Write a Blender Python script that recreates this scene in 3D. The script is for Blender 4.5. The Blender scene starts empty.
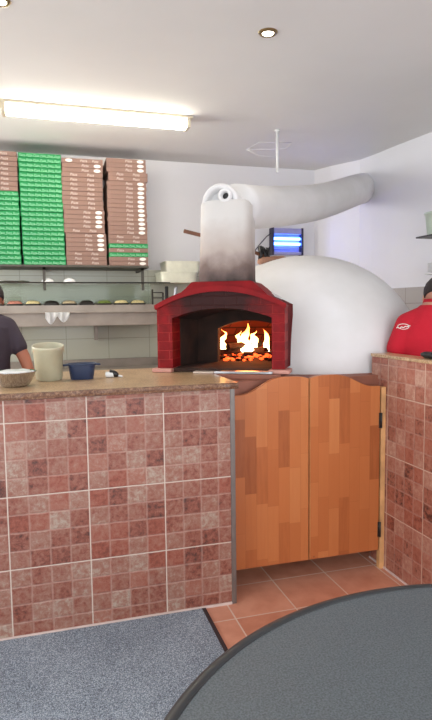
import bpy, bmesh, math, random
from mathutils import Vector, Matrix, noise
R = math.radians
PI = math.pi
random.seed(7)
S = bpy.context.scene
C = S.collection

# ------------------------------------------------------------------ camera, light, exposure
cam_d = bpy.data.cameras.new('camera')
cam_d.sensor_fit = 'VERTICAL'; cam_d.sensor_height = 36; cam_d.lens = 36 * 575 / 720
cam = bpy.data.objects.new('camera', cam_d); C.objects.link(cam)
fw = Vector((0.27946, 0.95633, -0.08561)); rt = Vector((0.95950, -0.28146, -0.01195)); up = rt.cross(fw)
m = Matrix((rt, up, -fw)).transposed().to_4x4(); m.translation = (-0.68984, -2.62154, 1.45538)
cam.matrix_world = m
cam_d.clip_start = 0.05
S.camera = cam
S.view_settings.view_transform = 'Standard'; S.view_settings.look = 'None'
S.view_settings.gamma = 1; S.view_settings.use_curve_mapping = False
S.view_settings.exposure = 0.76

w = bpy.data.worlds.new('world'); S.world = w; w.use_nodes = True
w.node_tree.nodes['Background'].inputs[0].default_value = (0.80, 0.90, 1.0, 1)
w.node_tree.nodes['Background'].inputs[1].default_value = 1.0

def area(name, loc, rot, sx, sy, power, col, spread=180):
    d = bpy.data.lights.new(name, 'AREA'); d.shape = 'RECTANGLE'; d.size = sx; d.size_y = sy
    d.energy = power; d.color = col; d.spread = R(spread)
    o = bpy.data.objects.new(name, d); C.objects.link(o); o.location = loc; o.rotation_euler = rot
    return o
# daylight through the shop window behind the camera and the left side window, plus an added kitchen fill
area('window_daylight', (0.3, -4.93, 1.55), (R(90), 0, 0), 4.2, 2.2, 66, (0.93, 0.97, 1.0))
area('side_window_daylight', (-3.13, -2.6, 1.5), (0, R(-90), 0), 2.0, 2.4, 42, (0.95, 0.98, 1.0))
area('kitchen_fill_light', (-3.13, 1.9, 1.75), (0, R(-90), 0), 1.3, 1.4, 52, (1.0, 0.98, 0.93))  # invented source, added to brighten the kitchen from the left

# ------------------------------------------------------------------ node helpers
class NB:
    def __init__(s, name):
        s.m = bpy.data.materials.new(name); s.m.use_nodes = True
        s.t = s.m.node_tree; s.b = s.t.nodes['Principled BSDF']
    def new(s, typ, **kw):
        n = s.t.nodes.new(typ)
        for k, v in kw.items(): setattr(n, k, v)
        return n
    def ln(s, a, b): s.t.links.new(a, b)
    def inp(s, sock, v):
        if v is None: return
        if hasattr(v, 'is_linked') or hasattr(v, 'links'): s.ln(v, sock)
        else:
            if isinstance(v, (tuple, list)) and len(v) == 3 and sock.type == 'RGBA': v = (*v, 1)
            sock.default_value = v
    def math(s, op, a, b=None, c=None):
        n = s.new('ShaderNodeMath', operation=op)
        s.inp(n.inputs[0], a); s.inp(n.inputs[1], b); s.inp(n.inputs[2], c)
        return n.outputs[0]
    def mix(s, f, a, b, mode='MIX'):
        n = s.new('ShaderNodeMix', data_type='RGBA', blend_type=mode)
        s.inp(n.inputs[0], f); s.inp(n.inputs[6], a); s.inp(n.inputs[7], b)
        return n.outputs[2]
    def ramp(s, f, stops, interp='LINEAR'):
        n = s.new('ShaderNodeValToRGB'); e = n.color_ramp.elements; n.color_ramp.interpolation = interp
        while len(e) < len(stops): e.new(0.5)
        for i, (p, c) in enumerate(stops):
            e[i].position = p; e[i].color = (*c, 1) if len(c) == 3 else c
        s.inp(n.inputs[0], f); return n.outputs[0]
    def noise(s, vec, scale, detail=2, rough=0.5, dist=0):
        n = s.new('ShaderNodeTexNoise'); s.inp(n.inputs['Vector'], vec)
        n.inputs['Scale'].default_value = scale; n.inputs['Detail'].default_value = detail
        n.inputs['Roughness'].default_value = rough; n.inputs['Distortion'].default_value = dist
        return n.outputs['Fac']
    def voronoi(s, vec, scale):
        n = s.new('ShaderNodeTexVoronoi'); s.inp(n.inputs['Vector'], vec); n.inputs['Scale'].default_value = scale
        return n
    def pos(s): return s.new('ShaderNodeNewGeometry').outputs['Position']
    def obj(s): return s.new('ShaderNodeTexCoord').outputs['Object']
    def xyz(s, v):
        n = s.new('ShaderNodeSeparateXYZ'); s.ln(v, n.inputs[0]); return n.outputs
    def comb(s, x, y, z=0.0):
        n = s.new('ShaderNodeCombineXYZ'); s.inp(n.inputs[0], x); s.inp(n.inputs[1], y); s.inp(n.inputs[2], z); return n.outputs[0]
    def rnd(s, v):
        n = s.new('ShaderNodeTexWhiteNoise', noise_dimensions='3D'); s.ln(v, n.inputs[0]); return n
    def col(s, v): s.inp(s.b.inputs['Base Color'], v)
    def rough(s, v): s.inp(s.b.inputs['Roughness'], v)
    def bump(s, h, strength=0.3, dist=0.01):
        n = s.new('ShaderNodeBump'); n.inputs['Strength'].default_value = strength; n.inputs['Distance'].default_value = dist
        s.inp(n.inputs['Height'], h); s.ln(n.outputs[0], s.b.inputs['Normal'])
def c8(r, g, b):
    f = lambda v: ((v / 255 + 0.055) / 1.055) ** 2.4 if v > 10 else v / 255 / 12.92
    return (f(r), f(g), f(b))
def plain(name, c, rough=0.5, metal=0.0, var=0.06, scale=12, bump=0.0, spec=0.5, **kw):
    n = NB(name); v = n.noise(n.obj(), scale, 3)
    lo = tuple(max(0, x * (1 - var * 2)) for x in c); hi = tuple(min(1, x * (1 + var)) for x in c)
    n.col(n.ramp(v, [(0.3, lo), (0.7, hi)])); n.rough(rough)
    n.b.inputs['Metallic'].default_value = metal
    n.b.inputs['Specular IOR Level'].default_value = spec
    if bump: n.bump(v, bump, 0.005)
    for k, x in kw.items(): n.b.inputs[k.replace('_', ' ')].default_value = x
    return n.m
def emis(name, c, strength):
    n = NB(name); n.col(c); n.b.inputs['Emission Color'].default_value = (*c, 1); n.b.inputs['Emission Strength'].default_value = strength
    return n.m

def wall_paint(name, c, var=0.025):
    n = NB(name); v = n.noise(n.pos(), 1.6, 4); v2 = n.noise(n.pos(), 60, 2)
    n.col(n.ramp(v, [(0.3, tuple(x * (1 - var) for x in c)), (0.7, tuple(min(1, x * (1 + var)) for x in c))]))
    n.rough(0.85); n.bump(v2, 0.08, 0.003); return n.m

def mosaic_tile(name, u_axis, u0, du, h0, dh, red=(138, 78, 62), pale=(172, 152, 136), heavy=(206, 188, 174)):
    """large ceramic tiles whose glaze imitates a four by four mosaic of little stones"""
    n = NB(name); p = n.xyz(n.pos()); U = n.math('DIVIDE', n.math('SUBTRACT', p[u_axis], u0), du); V = n.math('DIVIDE', n.math('SUBTRACT', p[2], h0), dh)
    # small waviness of the cell edges
    w1 = n.math('MULTIPLY', n.math('SUBTRACT', n.noise(n.pos(), 22, 2), 0.5), 0.02)
    fu = n.math('FRACT', n.math('ADD', U, 100)); fv = n.math('FRACT', n.math('ADD', V, 100))
    hu = n.math('MINIMUM', fu, n.math('SUBTRACT', 1, fu)); hv = n.math('MINIMUM', fv, n.math('SUBTRACT', 1, fv))
    hm = n.math('MINIMUM', hu, hv)
    heavy_m = n.math('LESS_THAN', hm, 0.0065)
    su = n.math('MULTIPLY', n.math('ADD', n.math('ADD', U, 100), w1), 4); sv = n.math('MULTIPLY', n.math('ADD', n.math('ADD', V, 100), w1), 4)
    gu = n.math('FRACT', su); gv = n.math('FRACT', sv)
    gm = n.math('MINIMUM', n.math('MINIMUM', gu, n.math('SUBTRACT', 1, gu)), n.math('MINIMUM', gv, n.math('SUBTRACT', 1, gv)))
    groove = n.ramp(gm, [(0.0, (1, 1, 1)), (0.035, (0.8, 0.8, 0.8)), (0.07, (0, 0, 0))])
    cell = n.comb(n.math('FLOOR', su), n.math('FLOOR', sv), 3.0)
    r1 = n.rnd(cell)
    stone = n.noise(n.pos(), 40, 8, 0.78, 0.3); big = n.noise(n.pos(), 5, 3, 0.6)
    fac = n.math('ADD', n.math('MULTIPLY', r1.outputs['Value'], 0.26), n.math('ADD', n.math('MULTIPLY', stone, 0.95), n.math('MULTIPLY', big, 0.34)))
    base = n.ramp(fac, [(0.54, c8(78, 44, 38)), (0.68, c8(*red)), (0.87, c8((red[0] + pale[0]) // 2, (red[1] + pale[1]) // 2, (red[2] + pale[2]) // 2)), (1.0, c8(*pale))])
    r2 = n.rnd(n.comb(n.math('FLOOR', sv), n.math('FLOOR', su), 9.0))
    base = n.mix(n.math('MULTIPLY', n.math('GREATER_THAN', r2.outputs['Value'], 0.8), 0.30), base, c8(158, 74, 52))
    base = n.mix(n.math('MULTIPLY', groove, 0.42), base, c8(182, 146, 132))
    base = n.mix(heavy_m, base, c8(*heavy))
    n.col(base); n.rough(n.ramp(stone, [(0.3, (0.32,) * 3), (0.7, (0.55,) * 3)]))
    h = n.math('SUBTRACT', n.math('MULTIPLY', stone, 0.6), n.math('ADD', n.math('MULTIPLY', groove, 0.5), n.math('MULTIPLY', heavy_m, 0.5)))
    n.bump(h, 0.55, 0.006)
    return n.m

M = {}
M['wall'] = wall_paint('white_wall_paint', c8(222, 221, 224))
M['ceiling'] = wall_paint('ceiling_paint', c8(218, 218, 216))
M['counter_tile'] = mosaic_tile('mosaic_tile_counter', 0, -0.183, 0.3513, 0.3176, 0.33)
M['half_tile'] = mosaic_tile('mosaic_tile_half_wall', 1, 0.0995, 0.32, 0.3239, 0.33, red=(158, 96, 78), pale=(190, 152, 132), heavy=(205, 176, 156))
def floor_mat():
    n = NB('terracotta_floor_tile'); p = n.xyz(n.pos())
    U = n.math('ADD', n.math('DIVIDE', n.math('SUBTRACT', p[0], 0.118), 0.31), 50); V = n.math('ADD', n.math('DIVIDE', n.math('SUBTRACT', p[1], -0.14), 0.31), 50)
    fu = n.math('FRACT', U); fv = n.math('FRACT', V)
    e = n.math('MINIMUM', n.math('MINIMUM', fu, n.math('SUBTRACT', 1, fu)), n.math('MINIMUM', fv, n.math('SUBTRACT', 1, fv)))
    g = n.math('LESS_THAN', e, 0.011)
    r = n.rnd(n.comb(n.math('FLOOR', U), n.math('FLOOR', V), 1)).outputs['Value']
    f = n.math('ADD', n.math('MULTIPLY', r, 0.35), n.noise(n.pos(), 7, 4, 0.6))
    n.col(n.mix(g, n.ramp(f, [(0.35, c8(192, 122, 94)), (0.95, c8(222, 158, 130))]), c8(226, 200, 182)))
    n.rough(0.42); n.bump(n.math('SUBTRACT', n.math('MULTIPLY', n.noise(n.pos(), 30, 3), 0.2), g), 0.3, 0.004); return n.m
M['floor'] = floor_mat()
def white_tile(name, c, g, du, dv, ax=0, bright=True):
    n = NB(name); p = n.xyz(n.pos()); U = n.math('ADD', n.math('DIVIDE', p[ax], du), 50.3); V = n.math('ADD', n.math('DIVIDE', p[2], dv), 50)
    fu = n.math('FRACT', U); fv = n.math('FRACT', V)
    e = n.math('MINIMUM', n.math('MULTIPLY', n.math('MINIMUM', fu, n.math('SUBTRACT', 1, fu)), du), n.math('MULTIPLY', n.math('MINIMUM', fv, n.math('SUBTRACT', 1, fv)), dv))
    m_ = n.math('LESS_THAN', e, 0.0025)
    n.col(n.mix(m_, c, g)); n.rough(0.25); n.bump(n.math('SUBTRACT', 1, m_), 0.2, 0.003); return n.m
M['back_tile'] = white_tile('glazed_white_tile', c8(180, 180, 164), c8(146, 146, 132), 0.40, 0.20)
M['side_tile'] = white_tile('glazed_grey_tile', c8(176, 170, 166), c8(140, 134, 130), 0.33, 0.25, 1)
def granite(name, a, b, c):
    n = NB(name); v = n.noise(n.pos(), 90, 4, 0.75); v2 = n.noise(n.pos(), 14, 3, 0.6)
    n.col(n.ramp(n.math('ADD', n.math('MULTIPLY', v, 0.8), n.math('MULTIPLY', v2, 0.2)), [(0.34, c8(*a)), (0.5, c8(*b)), (0.66, c8(*c))])); n.rough(0.28); return n.m
M['granite'] = granite('polished_brown_granite', (120, 90, 66), (188, 154, 116), (222, 196, 158))
M['granite_edge'] = granite('rough_granite_edge', (60, 38, 28), (112, 76, 56), (160, 126, 98))
M['trim_metal'] = plain('grey_metal_trim', c8(128, 122, 118), 0.42, 0.7)
M['caulk'] = plain('pale_caulk', c8(218, 196, 188), 0.7)
def oven_white():
    n = NB('white_oven_plaster'); v = n.noise(n.pos(), 3.5, 4); v2 = n.noise(n.pos(), 45, 2)
    n.col(n.ramp(v, [(0.3, c8(212, 210, 208)), (0.7, c8(224, 222, 222))])); n.rough(0.75); n.bump(v2, 0.10, 0.004); return n.m
M['plaster'] = oven_white()
def stack_mat():       # soot stain that rises from the hood
    n = NB('sooty_stack_plaster'); z = n.xyz(n.obj())[2]
    v = n.math('ADD', n.math('MULTIPLY', n.noise(n.obj(), 9, 4), 0.16), z)
    n.col(n.ramp(n.math('MULTIPLY', v, 2.0), [(0.15, c8(50, 42, 40)), (0.30, c8(116, 98, 92)), (0.50, c8(176, 162, 154)), (0.9, c8(206, 202, 198))])); n.rough(0.9)
    n.bump(n.noise(n.obj(), 40, 3), 0.15, 0.004); return n.m
M['stack'] = stack_mat()
def red_mat(name, soot):
    n = NB(name); p = n.obj(); v = n.noise(p, 14, 4, 0.6)
    col = n.ramp(v, [(0.3, c8(104, 8, 12)), (0.7, c8(138, 16, 22))])
    bt = n.new('ShaderNodeTexBrick'); x = n.xyz(p)
    n.ln(n.comb(n.math('ADD', x[0], 0.03), x[2]), bt.inputs['Vector'])
    bt.inputs['Scale'].default_value = 1; bt.inputs['Brick Width'].default_value = 0.13; bt.inputs['Row Height'].default_value = 0.05; bt.inputs['Mortar Size'].default_value = 0.0035
    bt.inputs['Mortar Smooth'].default_value = 0.6
    col = n.mix(n.math('MULTIPLY', bt.outputs['Fac'], 0.35), col, c8(184, 62, 58))
    if soot:
        d = n.math('ADD', n.math('MULTIPLY', n.math('ABSOLUTE', n.math('SUBTRACT', x[0], -0.02)), 2.2), n.math('MULTIPLY', n.math('SUBTRACT', 0.40, x[2]), 1.5))
        d = n.math('ADD', d, n.math('MULTIPLY', v, 0.3))
        col = n.mix(n.ramp(d, [(0.55, (0.94,) * 3), (1.0, (0.0,) * 3)]), col, c8(40, 20, 18))
    n.col(col); n.rough(0.6); n.b.inputs['Specular IOR Level'].default_value = 0.2; n.bump(n.math('SUBTRACT', n.math('MULTIPLY', v, 0.4), bt.outputs['Fac']), 0.6, 0.008); return n.m
M['red'] = red_mat('red_painted_brick', True)
M['red_smooth'] = plain('red_painted_plaster', c8(130, 12, 18), 0.6, spec=0.2, var=0.12, scale=10, bump=0.2)
M['soot'] = plain('sooty_firebrick', c8(54, 32, 22), 0.9, var=0.3, scale=9, bump=0.3)
def firebrick():
    n = NB('red_brown_firebrick'); p = n.obj(); bt = n.new('ShaderNodeTexBrick'); x = n.xyz(p)
    n.ln(n.comb(n.math('ADD', x[0], x[1]), x[2]), bt.inputs['Vector']); bt.inputs['Scale'].default_value = 1
    bt.inputs['Brick Width'].default_value = 0.2; bt.inputs['Row Height'].default_value = 0.06; bt.inputs['Mortar Size'].default_value = 0.005
    bt.inputs['Color1'].default_value = (*c8(150, 70, 48), 1); bt.inputs['Color2'].default_value = (*c8(120, 54, 40), 1); bt.inputs['Mortar'].default_value = (*c8(60, 36, 30), 1)  # plain reddish-brown bricks with dark mortar, no emission
    n.col(bt.outputs['Color']); n.rough(0.9); return n.m
M['firebrick'] = firebrick()
M['terracotta'] = plain('terracotta_plaster', c8(150, 92, 72), 0.6, var=0.12, scale=7, bump=0.15)
M['pad'] = plain('pink_stone', c8(196, 140, 126), 0.6, var=0.1)
M['marble'] = plain('pale_marble', c8(206, 188, 172), 0.3, var=0.1)
M['steel'] = plain('brushed_steel', c8(176, 176, 178), 0.28, 1.0, var=0.08, scale=20)
M['mirror_steel'] = plain('mirror_steel', c8(196, 196, 200), 0.12, 1.0, var=0.03)
M['steel_dull'] = plain('dull_steel', c8(158, 148, 138), 0.5, 0.55, var=0.08, scale=6)
M['dark_steel'] = plain('dark_steel', c8(66, 62, 58), 0.45, 0.6)
M['shelf_dark'] = plain('shelf_dark_edge', c8(82, 78, 70), 0.5, 0.3)
def door_wood():
    n = NB('glued_stave_wood'); x = n.xyz(n.obj())
    col_i = n.math('FLOOR', n.math('MULTIPLY', x[0], 1 / 0.062))
    r0 = n.rnd(n.comb(col_i, 3.0, 1.0)).outputs['Value']
    zi = n.math('ADD', n.math('MULTIPLY', x[2], 1 / 0.30), n.math('MULTIPLY', r0, 7.3))
    r = n.rnd(n.comb(col_i, n.math('FLOOR', zi), 5.0)).outputs['Value']
    mp = n.comb(n.math('MULTIPLY', x[0], 60), n.math('MULTIPLY', x[1], 60), n.math('MULTIPLY', x[2], 5))
    g = n.noise(mp, 1.0, 4, 0.6, 0.4)
    f = n.math('ADD', n.math('MULTIPLY', r, 0.8), n.math('MULTIPLY', g, 0.3))
    base = n.ramp(f, [(0.10, c8(150, 80, 40)), (0.30, c8(180, 102, 54)), (0.70, c8(188, 110, 60)), (1.0, c8(198, 124, 72))])
    fx = n.math('FRACT', n.math('MULTIPLY', x[0], 1 / 0.062)); fz = n.math('FRACT', zi)
    seam = n.math('MAXIMUM', n.math('LESS_THAN', fx, 0.03), n.math('LESS_THAN', fz, 0.006))
    base = n.mix(n.math('MULTIPLY', seam, 0.35), base, c8(140, 74, 34))
    kn = n.voronoi(n.comb(x[0], x[2], 0.0), 4.5).outputs['Distance']
    base = n.mix(n.ramp(kn, [(0.022, (0.85,) * 3), (0.035, (0,) * 3)]), base, c8(96, 48, 24))
    n.col(base); n.rough(0.38); n.b.inputs['Coat Weight'].default_value = 0.25; return n.m
M['door_wood'] = door_wood()
M['edge_wood'] = plain('pale_wood_edge', c8(216, 164, 110), 0.5, var=0.12)
def carpet():
    n = NB('blue_grey_mat_pile'); v = n.noise(n.pos(), 210, 2, 0.7); v2 = n.noise(n.pos(), 3, 3)
    n.col(n.ramp(n.math('ADD', n.math('MULTIPLY', v, 0.85), n.math('MULTIPLY', v2, 0.15)), [(0.36, c8(84, 92, 102)), (0.52, c8(150, 162, 174)), (0.66, c8(214, 224, 232))])); n.rough(0.95)
    n.bump(v, 0.8, 0.006); return n.m
M['carpet'] = carpet()
M['rubber'] = plain('dark_rubber_border', c8(58, 46, 48), 0.7)
def table_mat():
    n = NB('dark_textured_tabletop'); v = n.noise(n.pos(), 260, 2, 0.6)
    n.col(n.ramp(v, [(0.35, c8(68, 75, 78)), (0.65, c8(98, 105, 109))])); n.rough(0.5); n.bump(v, 0.35, 0.002); return n.m
M['tabletop'] = table_mat()
M['table_rim'] = plain('charcoal_table_rim', c8(44, 46, 48), 0.42)
M['brown_card'] = plain('brown_printed_cardboard', c8(144, 114, 102), 0.8, var=0.08, scale=4)
M['green_card'] = plain('green_printed_cardboard', c8(18, 138, 74), 0.75, var=0.08, scale=4)
M['print'] = plain('white_print', c8(214, 200, 190), 0.8)
M['green_print'] = plain('pale_green_print', c8(150, 214, 170), 0.8)
M['sticker'] = plain('white_oval_print', c8(236, 230, 222), 0.7)
M['white_plastic'] = plain('offwhite_plastic', c8(186, 182, 156), 0.45, Subsurface_Weight=0.05)
M['tub_plastic'] = plain('translucent_pale_plastic', c8(214, 214, 196), 0.4)
M['green_tub'] = plain('pale_green_plastic', c8(196, 208, 192), 0.4)
M['blue_plastic'] = plain('dark_blue_plastic', c8(34, 48, 78), 0.45)
M['ceramic'] = plain('white_ceramic', c8(228, 228, 226), 0.25)
M['paper'] = plain('white_paper', c8(232, 232, 232), 0.9)
M['black'] = plain('black_plastic', c8(26, 24, 26), 0.45)
M['wood_brown'] = plain('worn_brown_wood', c8(112, 70, 48), 0.6, var=0.2)
M['wood_pale'] = plain('scorched_board_wood', c8(160, 116, 92), 0.6, var=0.2)
M['bark'] = plain('charred_log', c8(44, 26, 20), 0.95, var=0.4, scale=30, bump=0.6)
M['skin'] = plain('skin', c8(176, 112, 86), 0.55, var=0.06, Subsurface_Weight=0.05)
M['skin_light'] = plain('lighter_skin', c8(196, 140, 116), 0.55, var=0.06, Subsurface_Weight=0.05)
def fabric(name, c):
    n = NB(name); v = n.noise(n.obj(), 6, 4, 0.6); f = n.noise(n.obj(), 300, 1)
    n.col(n.ramp(v, [(0.3, tuple(x * 0.86 for x in c)), (0.7, c)])); n.rough(0.9); n.bump(n.math('ADD', v, n.math('MULTIPLY', f, 0.1)), 0.5, 0.03); return n.m
M['tee'] = fabric('dark_plum_cotton', c8(68, 58, 68)); M['polo'] = fabric('red_pique_cotton', c8(196, 22, 44))
M['jeans'] = fabric('washed_denim', c8(140, 154, 176)); M['black_cloth'] = fabric('black_trouser_cloth', c8(34, 34, 38))
M['hair'] = plain('dark_hair', c8(48, 38, 34), 0.7, var=0.3, scale=90, bump=0.5)
M['shoe'] = plain('black_shoe_leather', c8(28, 26, 26), 0.5)
M['eye'] = plain('eye_white', c8(220, 216, 210), 0.3)
M['diffuser'] = emis('lit_tube_diffuser', (1.0, 0.93, 0.80), 17)
M['fixture'] = plain('ivory_fixture_body', c8(200, 190, 168), 0.5)
M['bronze'] = plain('bronze_ring', c8(150, 130, 92), 0.3, 0.8)
M['spot'] = emis('lit_spot_lens', (1.0, 0.94, 0.82), 10)
M['uv'] = emis('lit_uv_tube', (0.10, 0.30, 1.0), 9)
M['uv_back'] = plain('violet_lit_panel', c8(150, 150, 205), 0.4)  # violet glow of the tubes is put into this base colour
M['trap'] = plain('dark_navy_end_cap', c8(34, 30, 60), 0.4)
M['ember'] = emis('glowing_ember', (1.0, 0.09, 0.015), 1.6)
def flame_mat():
    n = NB('flame'); z = n.xyz(n.obj())[2]; v = n.noise(n.obj(), 22, 3)
    f = n.math('ADD', n.math('MULTIPLY', z, 4.2), n.math('MULTIPLY', v, 0.35))
    c = n.ramp(f, [(0.1, (1.0, 0.45, 0.10)), (0.35, (1.0, 0.80, 0.42)), (0.62, (1.0, 0.62, 0.18)), (0.95, (1.0, 0.22, 0.03))])
    n.ln(c, n.b.inputs['Emission Color']); n.b.inputs['Emission Strength'].default_value = 7; n.col((0.8, 0.3, 0.1)); return n.m
M['flame'] = flame_mat()
def glass(name, c, a):
    n = NB(name); n.col(c); n.rough(0.05); n.b.inputs['Alpha'].default_value = a; return n.m
M['guard_glass'] = glass('green_tinted_guard_glass', c8(170, 190, 160), 0.22)
M['pane'] = glass('window_pane_glass', c8(220, 235, 240), 0.06)
M['olives'] = plain('sliced_black_olives', c8(40, 34, 28), 0.5, var=0.5, scale=90)
M['cheese'] = plain('grated_pale_cheese', c8(226, 208, 150), 0.7, var=0.2, scale=80)
M['ham'] = plain('diced_pink_ham', c8(200, 130, 110), 0.6, var=0.3, scale=70)
M['peppers'] = plain('sliced_green_peppers', c8(120, 140, 60), 0.5, var=0.4, scale=70)
M['mushroom'] = plain('sliced_mushrooms', c8(196, 176, 140), 0.7, var=0.3, scale=80)

# ------------------------------------------------------------------ mesh helpers
def bm_new(): return bmesh.new()
def box(bm, x0, x1, y0, y1, z0, z1, bev=0.0, mi=0):
    vs = [bm.verts.new((x, y, z)) for z in (z0, z1) for y in (y0, y1) for x in (x0, x1)]
    fs = [(0, 2, 3, 1), (4, 5, 7, 6), (0, 1, 5, 4), (2, 6, 7, 3), (0, 4, 6, 2), (1, 3, 7, 5)]
    nf = [bm.faces.new([vs[i] for i in f]) for f in fs]
    for f in nf: f.material_index = mi
    if bev:
        es = {e for f in nf for e in f.edges}
        bmesh.ops.bevel(bm, geom=list(es), offset=bev, segments=2, affect='EDGES', profile=0.5)
    return nf
def ring(bm, c, ax, rx, ry=None, n=24, up=None, sq=2.0):
    ry = ry or rx; ax = Vector(ax).normalized(); c = Vector(c)
    up = Vector(up) if up else (Vector((0, 0, 1)) if abs(ax.z) < 0.9 else Vector((0, 1, 0)))
    u = up.cross(ax).normalized(); v = ax.cross(u)
    out = []
    for i in range(n):
        a = 2 * PI * i / n; ca, sa = math.cos(a), math.sin(a)
        if sq != 2: ca = math.copysign(abs(ca) ** (2 / sq), ca); sa = math.copysign(abs(sa) ** (2 / sq), sa)
        out.append(bm.verts.new(c + u * (rx * ca) + v * (ry * sa)))
    return out
def loft(bm, rings, cap=(True, True), mi=0):
    n = len(rings[0]); fs = []
    for a, b in zip(rings, rings[1:]):
        for i in range(n): fs.append(bm.faces.new((a[i], a[(i + 1) % n], b[(i + 1) % n], b[i])))
    if cap[0]: fs.append(bm.faces.new(rings[0][::-1]))
    if cap[1]: fs.append(bm.faces.new(rings[-1]))
    for f in fs: f.smooth = True; f.material_index = mi
    return fs
def tube(bm, pts, r, n=12, cap=True, mi=0):
    pts = [Vector(p) for p in pts]; rr = r if isinstance(r, (list, tuple)) else [r] * len(pts); rs = []
    for i, p in enumerate(pts):
        d = (pts[min(i + 1, len(pts) - 1)] - pts[max(i - 1, 0)])
        up = Vector((0, 0, 1)) if abs(d.normalized().z) < 0.95 else Vector((0, 1, 0))
        rs.append(ring(bm, p, d, rr[i], n=n, up=up))
    return loft(bm, rs, (cap, cap), mi)
def lathe(bm, prof, c=(0, 0, 0), n=32, mi=0):
    """prof: (radius, z) pairs"""
    rs = []
    for r, z in prof:
        rs.append([bm.verts.new((c[0] + r * math.cos(2 * PI * i / n), c[1] + r * math.sin(2 * PI * i / n), c[2] + z)) for i in range(n)])
    fs = []
    for a, b in zip(rs, rs[1:]):
        for i in range(n): fs.append(bm.faces.new((a[i], a[(i + 1) % n], b[(i + 1) % n], b[i])))
    if prof[0][0] > 0.0005: fs.append(bm.faces.new(rs[0][::-1]))
    if prof[-1][0] > 0.0005: fs.append(bm.faces.new(rs[-1]))
    for f in fs: f.smooth = True; f.material_index = mi
    return fs
def prism(bm, poly, axis, a, b, mi=0, bev=0.0):
    """poly: 2-D outline; axis 1: (x,z) swept along y; axis 2: (x,y) swept along z; axis 0: (y,z) along x"""
    def P(u, v, w): return {0: (w, u, v), 1: (u, w, v), 2: (u, v, w)}[axis]
    A = [bm.verts.new(P(u, v, a)) for u, v in poly]; B = [bm.verts.new(P(u, v, b)) for u, v in poly]; n = len(poly)
    fs = [bm.faces.new((A[i], A[(i + 1) % n], B[(i + 1) % n], B[i])) for i in range(n)]
    fs += [bm.faces.new(A[::-1]), bm.faces.new(B)]
    for f in fs: f.material_index = mi
    if bev: bmesh.ops.bevel(bm, geom=list({e for f in fs[-2:] for e in f.edges}), offset=bev, segments=2, affect='EDGES')
    return fs
def finish(name, bm, mats, parent=None, loc=None, rotz=0, smooth=False):
    bmesh.ops.recalc_face_normals(bm, faces=bm.faces)
    me = bpy.data.meshes.new(name); bm.to_mesh(me); bm.free()
    for mt in (mats if isinstance(mats, (list, tuple)) else [mats]): me.materials.append(M[mt] if isinstance(mt, str) else mt)
    if smooth:
        for p in me.polygons: p.use_smooth = True
    o = bpy.data.objects.new(name, me); C.objects.link(o)
    if loc is not None: o.location = loc
    o.rotation_euler = (0, 0, rotz)
    if parent: o.parent = parent
    return o
def tag(o, label, cat, group=None, kind=None):
    if label: o['label'] = label
    if cat: o['category'] = cat
    if group: o['group'] = group
    if kind: o['kind'] = kind
    return o
def thing(name, label, cat, loc=(0, 0, 0), rotz=0, group=None):
    o = bpy.data.objects.new(name, None); C.objects.link(o); o.empty_display_size = 0.1
    o.location = loc; o.rotation_euler = (0, 0, rotz); return tag(o, label, cat, group)
def struct(name, bm, mats): o = finish(name, bm, mats); o['kind'] = 'structure'; return o
def smooth_angle(o, deg=35):
    me = o.data
    for p in me.polygons: p.use_smooth = True
    me.set_sharp_from_angle(angle=R(deg)); return o
def cyl(bm, c, axis, r, L, n=24, bev=0.0, mi=0):
    c = Vector(c); a = Vector(axis).normalized()
    if bev: return loft(bm, [ring(bm, c, a, r - bev, n=n), ring(bm, c + a * bev, a, r, n=n), ring(bm, c + a * (L - bev), a, r, n=n), ring(bm, c + a * L, a, r - bev, n=n)], mi=mi)
    return loft(bm, [ring(bm, c, a, r, n=n), ring(bm, c + a * L, a, r, n=n)], mi=mi)
def text_faces(txt, size, shear=0.25):
    cu = bpy.data.curves.new('lettering', 'FONT'); cu.body = txt; cu.size = size; cu.shear = shear; cu.align_x = 'CENTER'; cu.align_y = 'CENTER'; cu.resolution_u = 2
    o = bpy.data.objects.new('lettering', cu); C.objects.link(o); dg = bpy.context.evaluated_depsgraph_get()
    me = bpy.data.meshes.new_from_object(o.evaluated_get(dg)); vs = [v.co.copy() for v in me.vertices]; fs = [list(p.vertices) for p in me.polygons]
    bpy.data.objects.remove(o); bpy.data.curves.remove(cu); bpy.data.meshes.remove(me)
    return vs, fs
def put_text(bm, tf, fn, mi):
    vs, fs = tf; nv = [bm.verts.new(fn(v)) for v in vs]
    for f in fs:
        try: bm.faces.new([nv[i] for i in f]).material_index = mi
        except ValueError: pass

# ------------------------------------------------------------------ the room
CZ = 2.92; BY = 3.06; RX = 2.45; LX = -3.2; FY = -5.0
b = bm_new(); box(b, LX - .1, RX + .1, FY - .1, BY + .1, -0.1, 0.0); struct('floor', b, 'floor')
b = bm_new(); box(b, LX - .1, RX + .1, FY - .1, BY + .1, CZ, CZ + 0.1); struct('ceiling', b, 'ceiling')
b = bm_new(); box(b, LX - .1, RX + .1, BY, BY + 0.1, 0, CZ); struct('wall_back', b, 'wall')
b = bm_new(); box(b, LX, 2.12, BY - 0.008, BY, 0, 1.86); struct('trim_1', b, 'back_tile')
b = bm_new(); box(b, RX, RX + 0.1, FY, BY, 0, CZ); struct('wall_right', b, 'wall')
b = bm_new(); prism(b, [(2.352, 2.37), (2.382, 2.05), (2.442, 1.6), (2.442, 0.2), (2.45, 0.2), (2.45, 1.6), (2.39, 2.05), (2.36, 2.37)], 2, 0, 1.64); struct('trim_2', b, 'side_tile')
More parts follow.
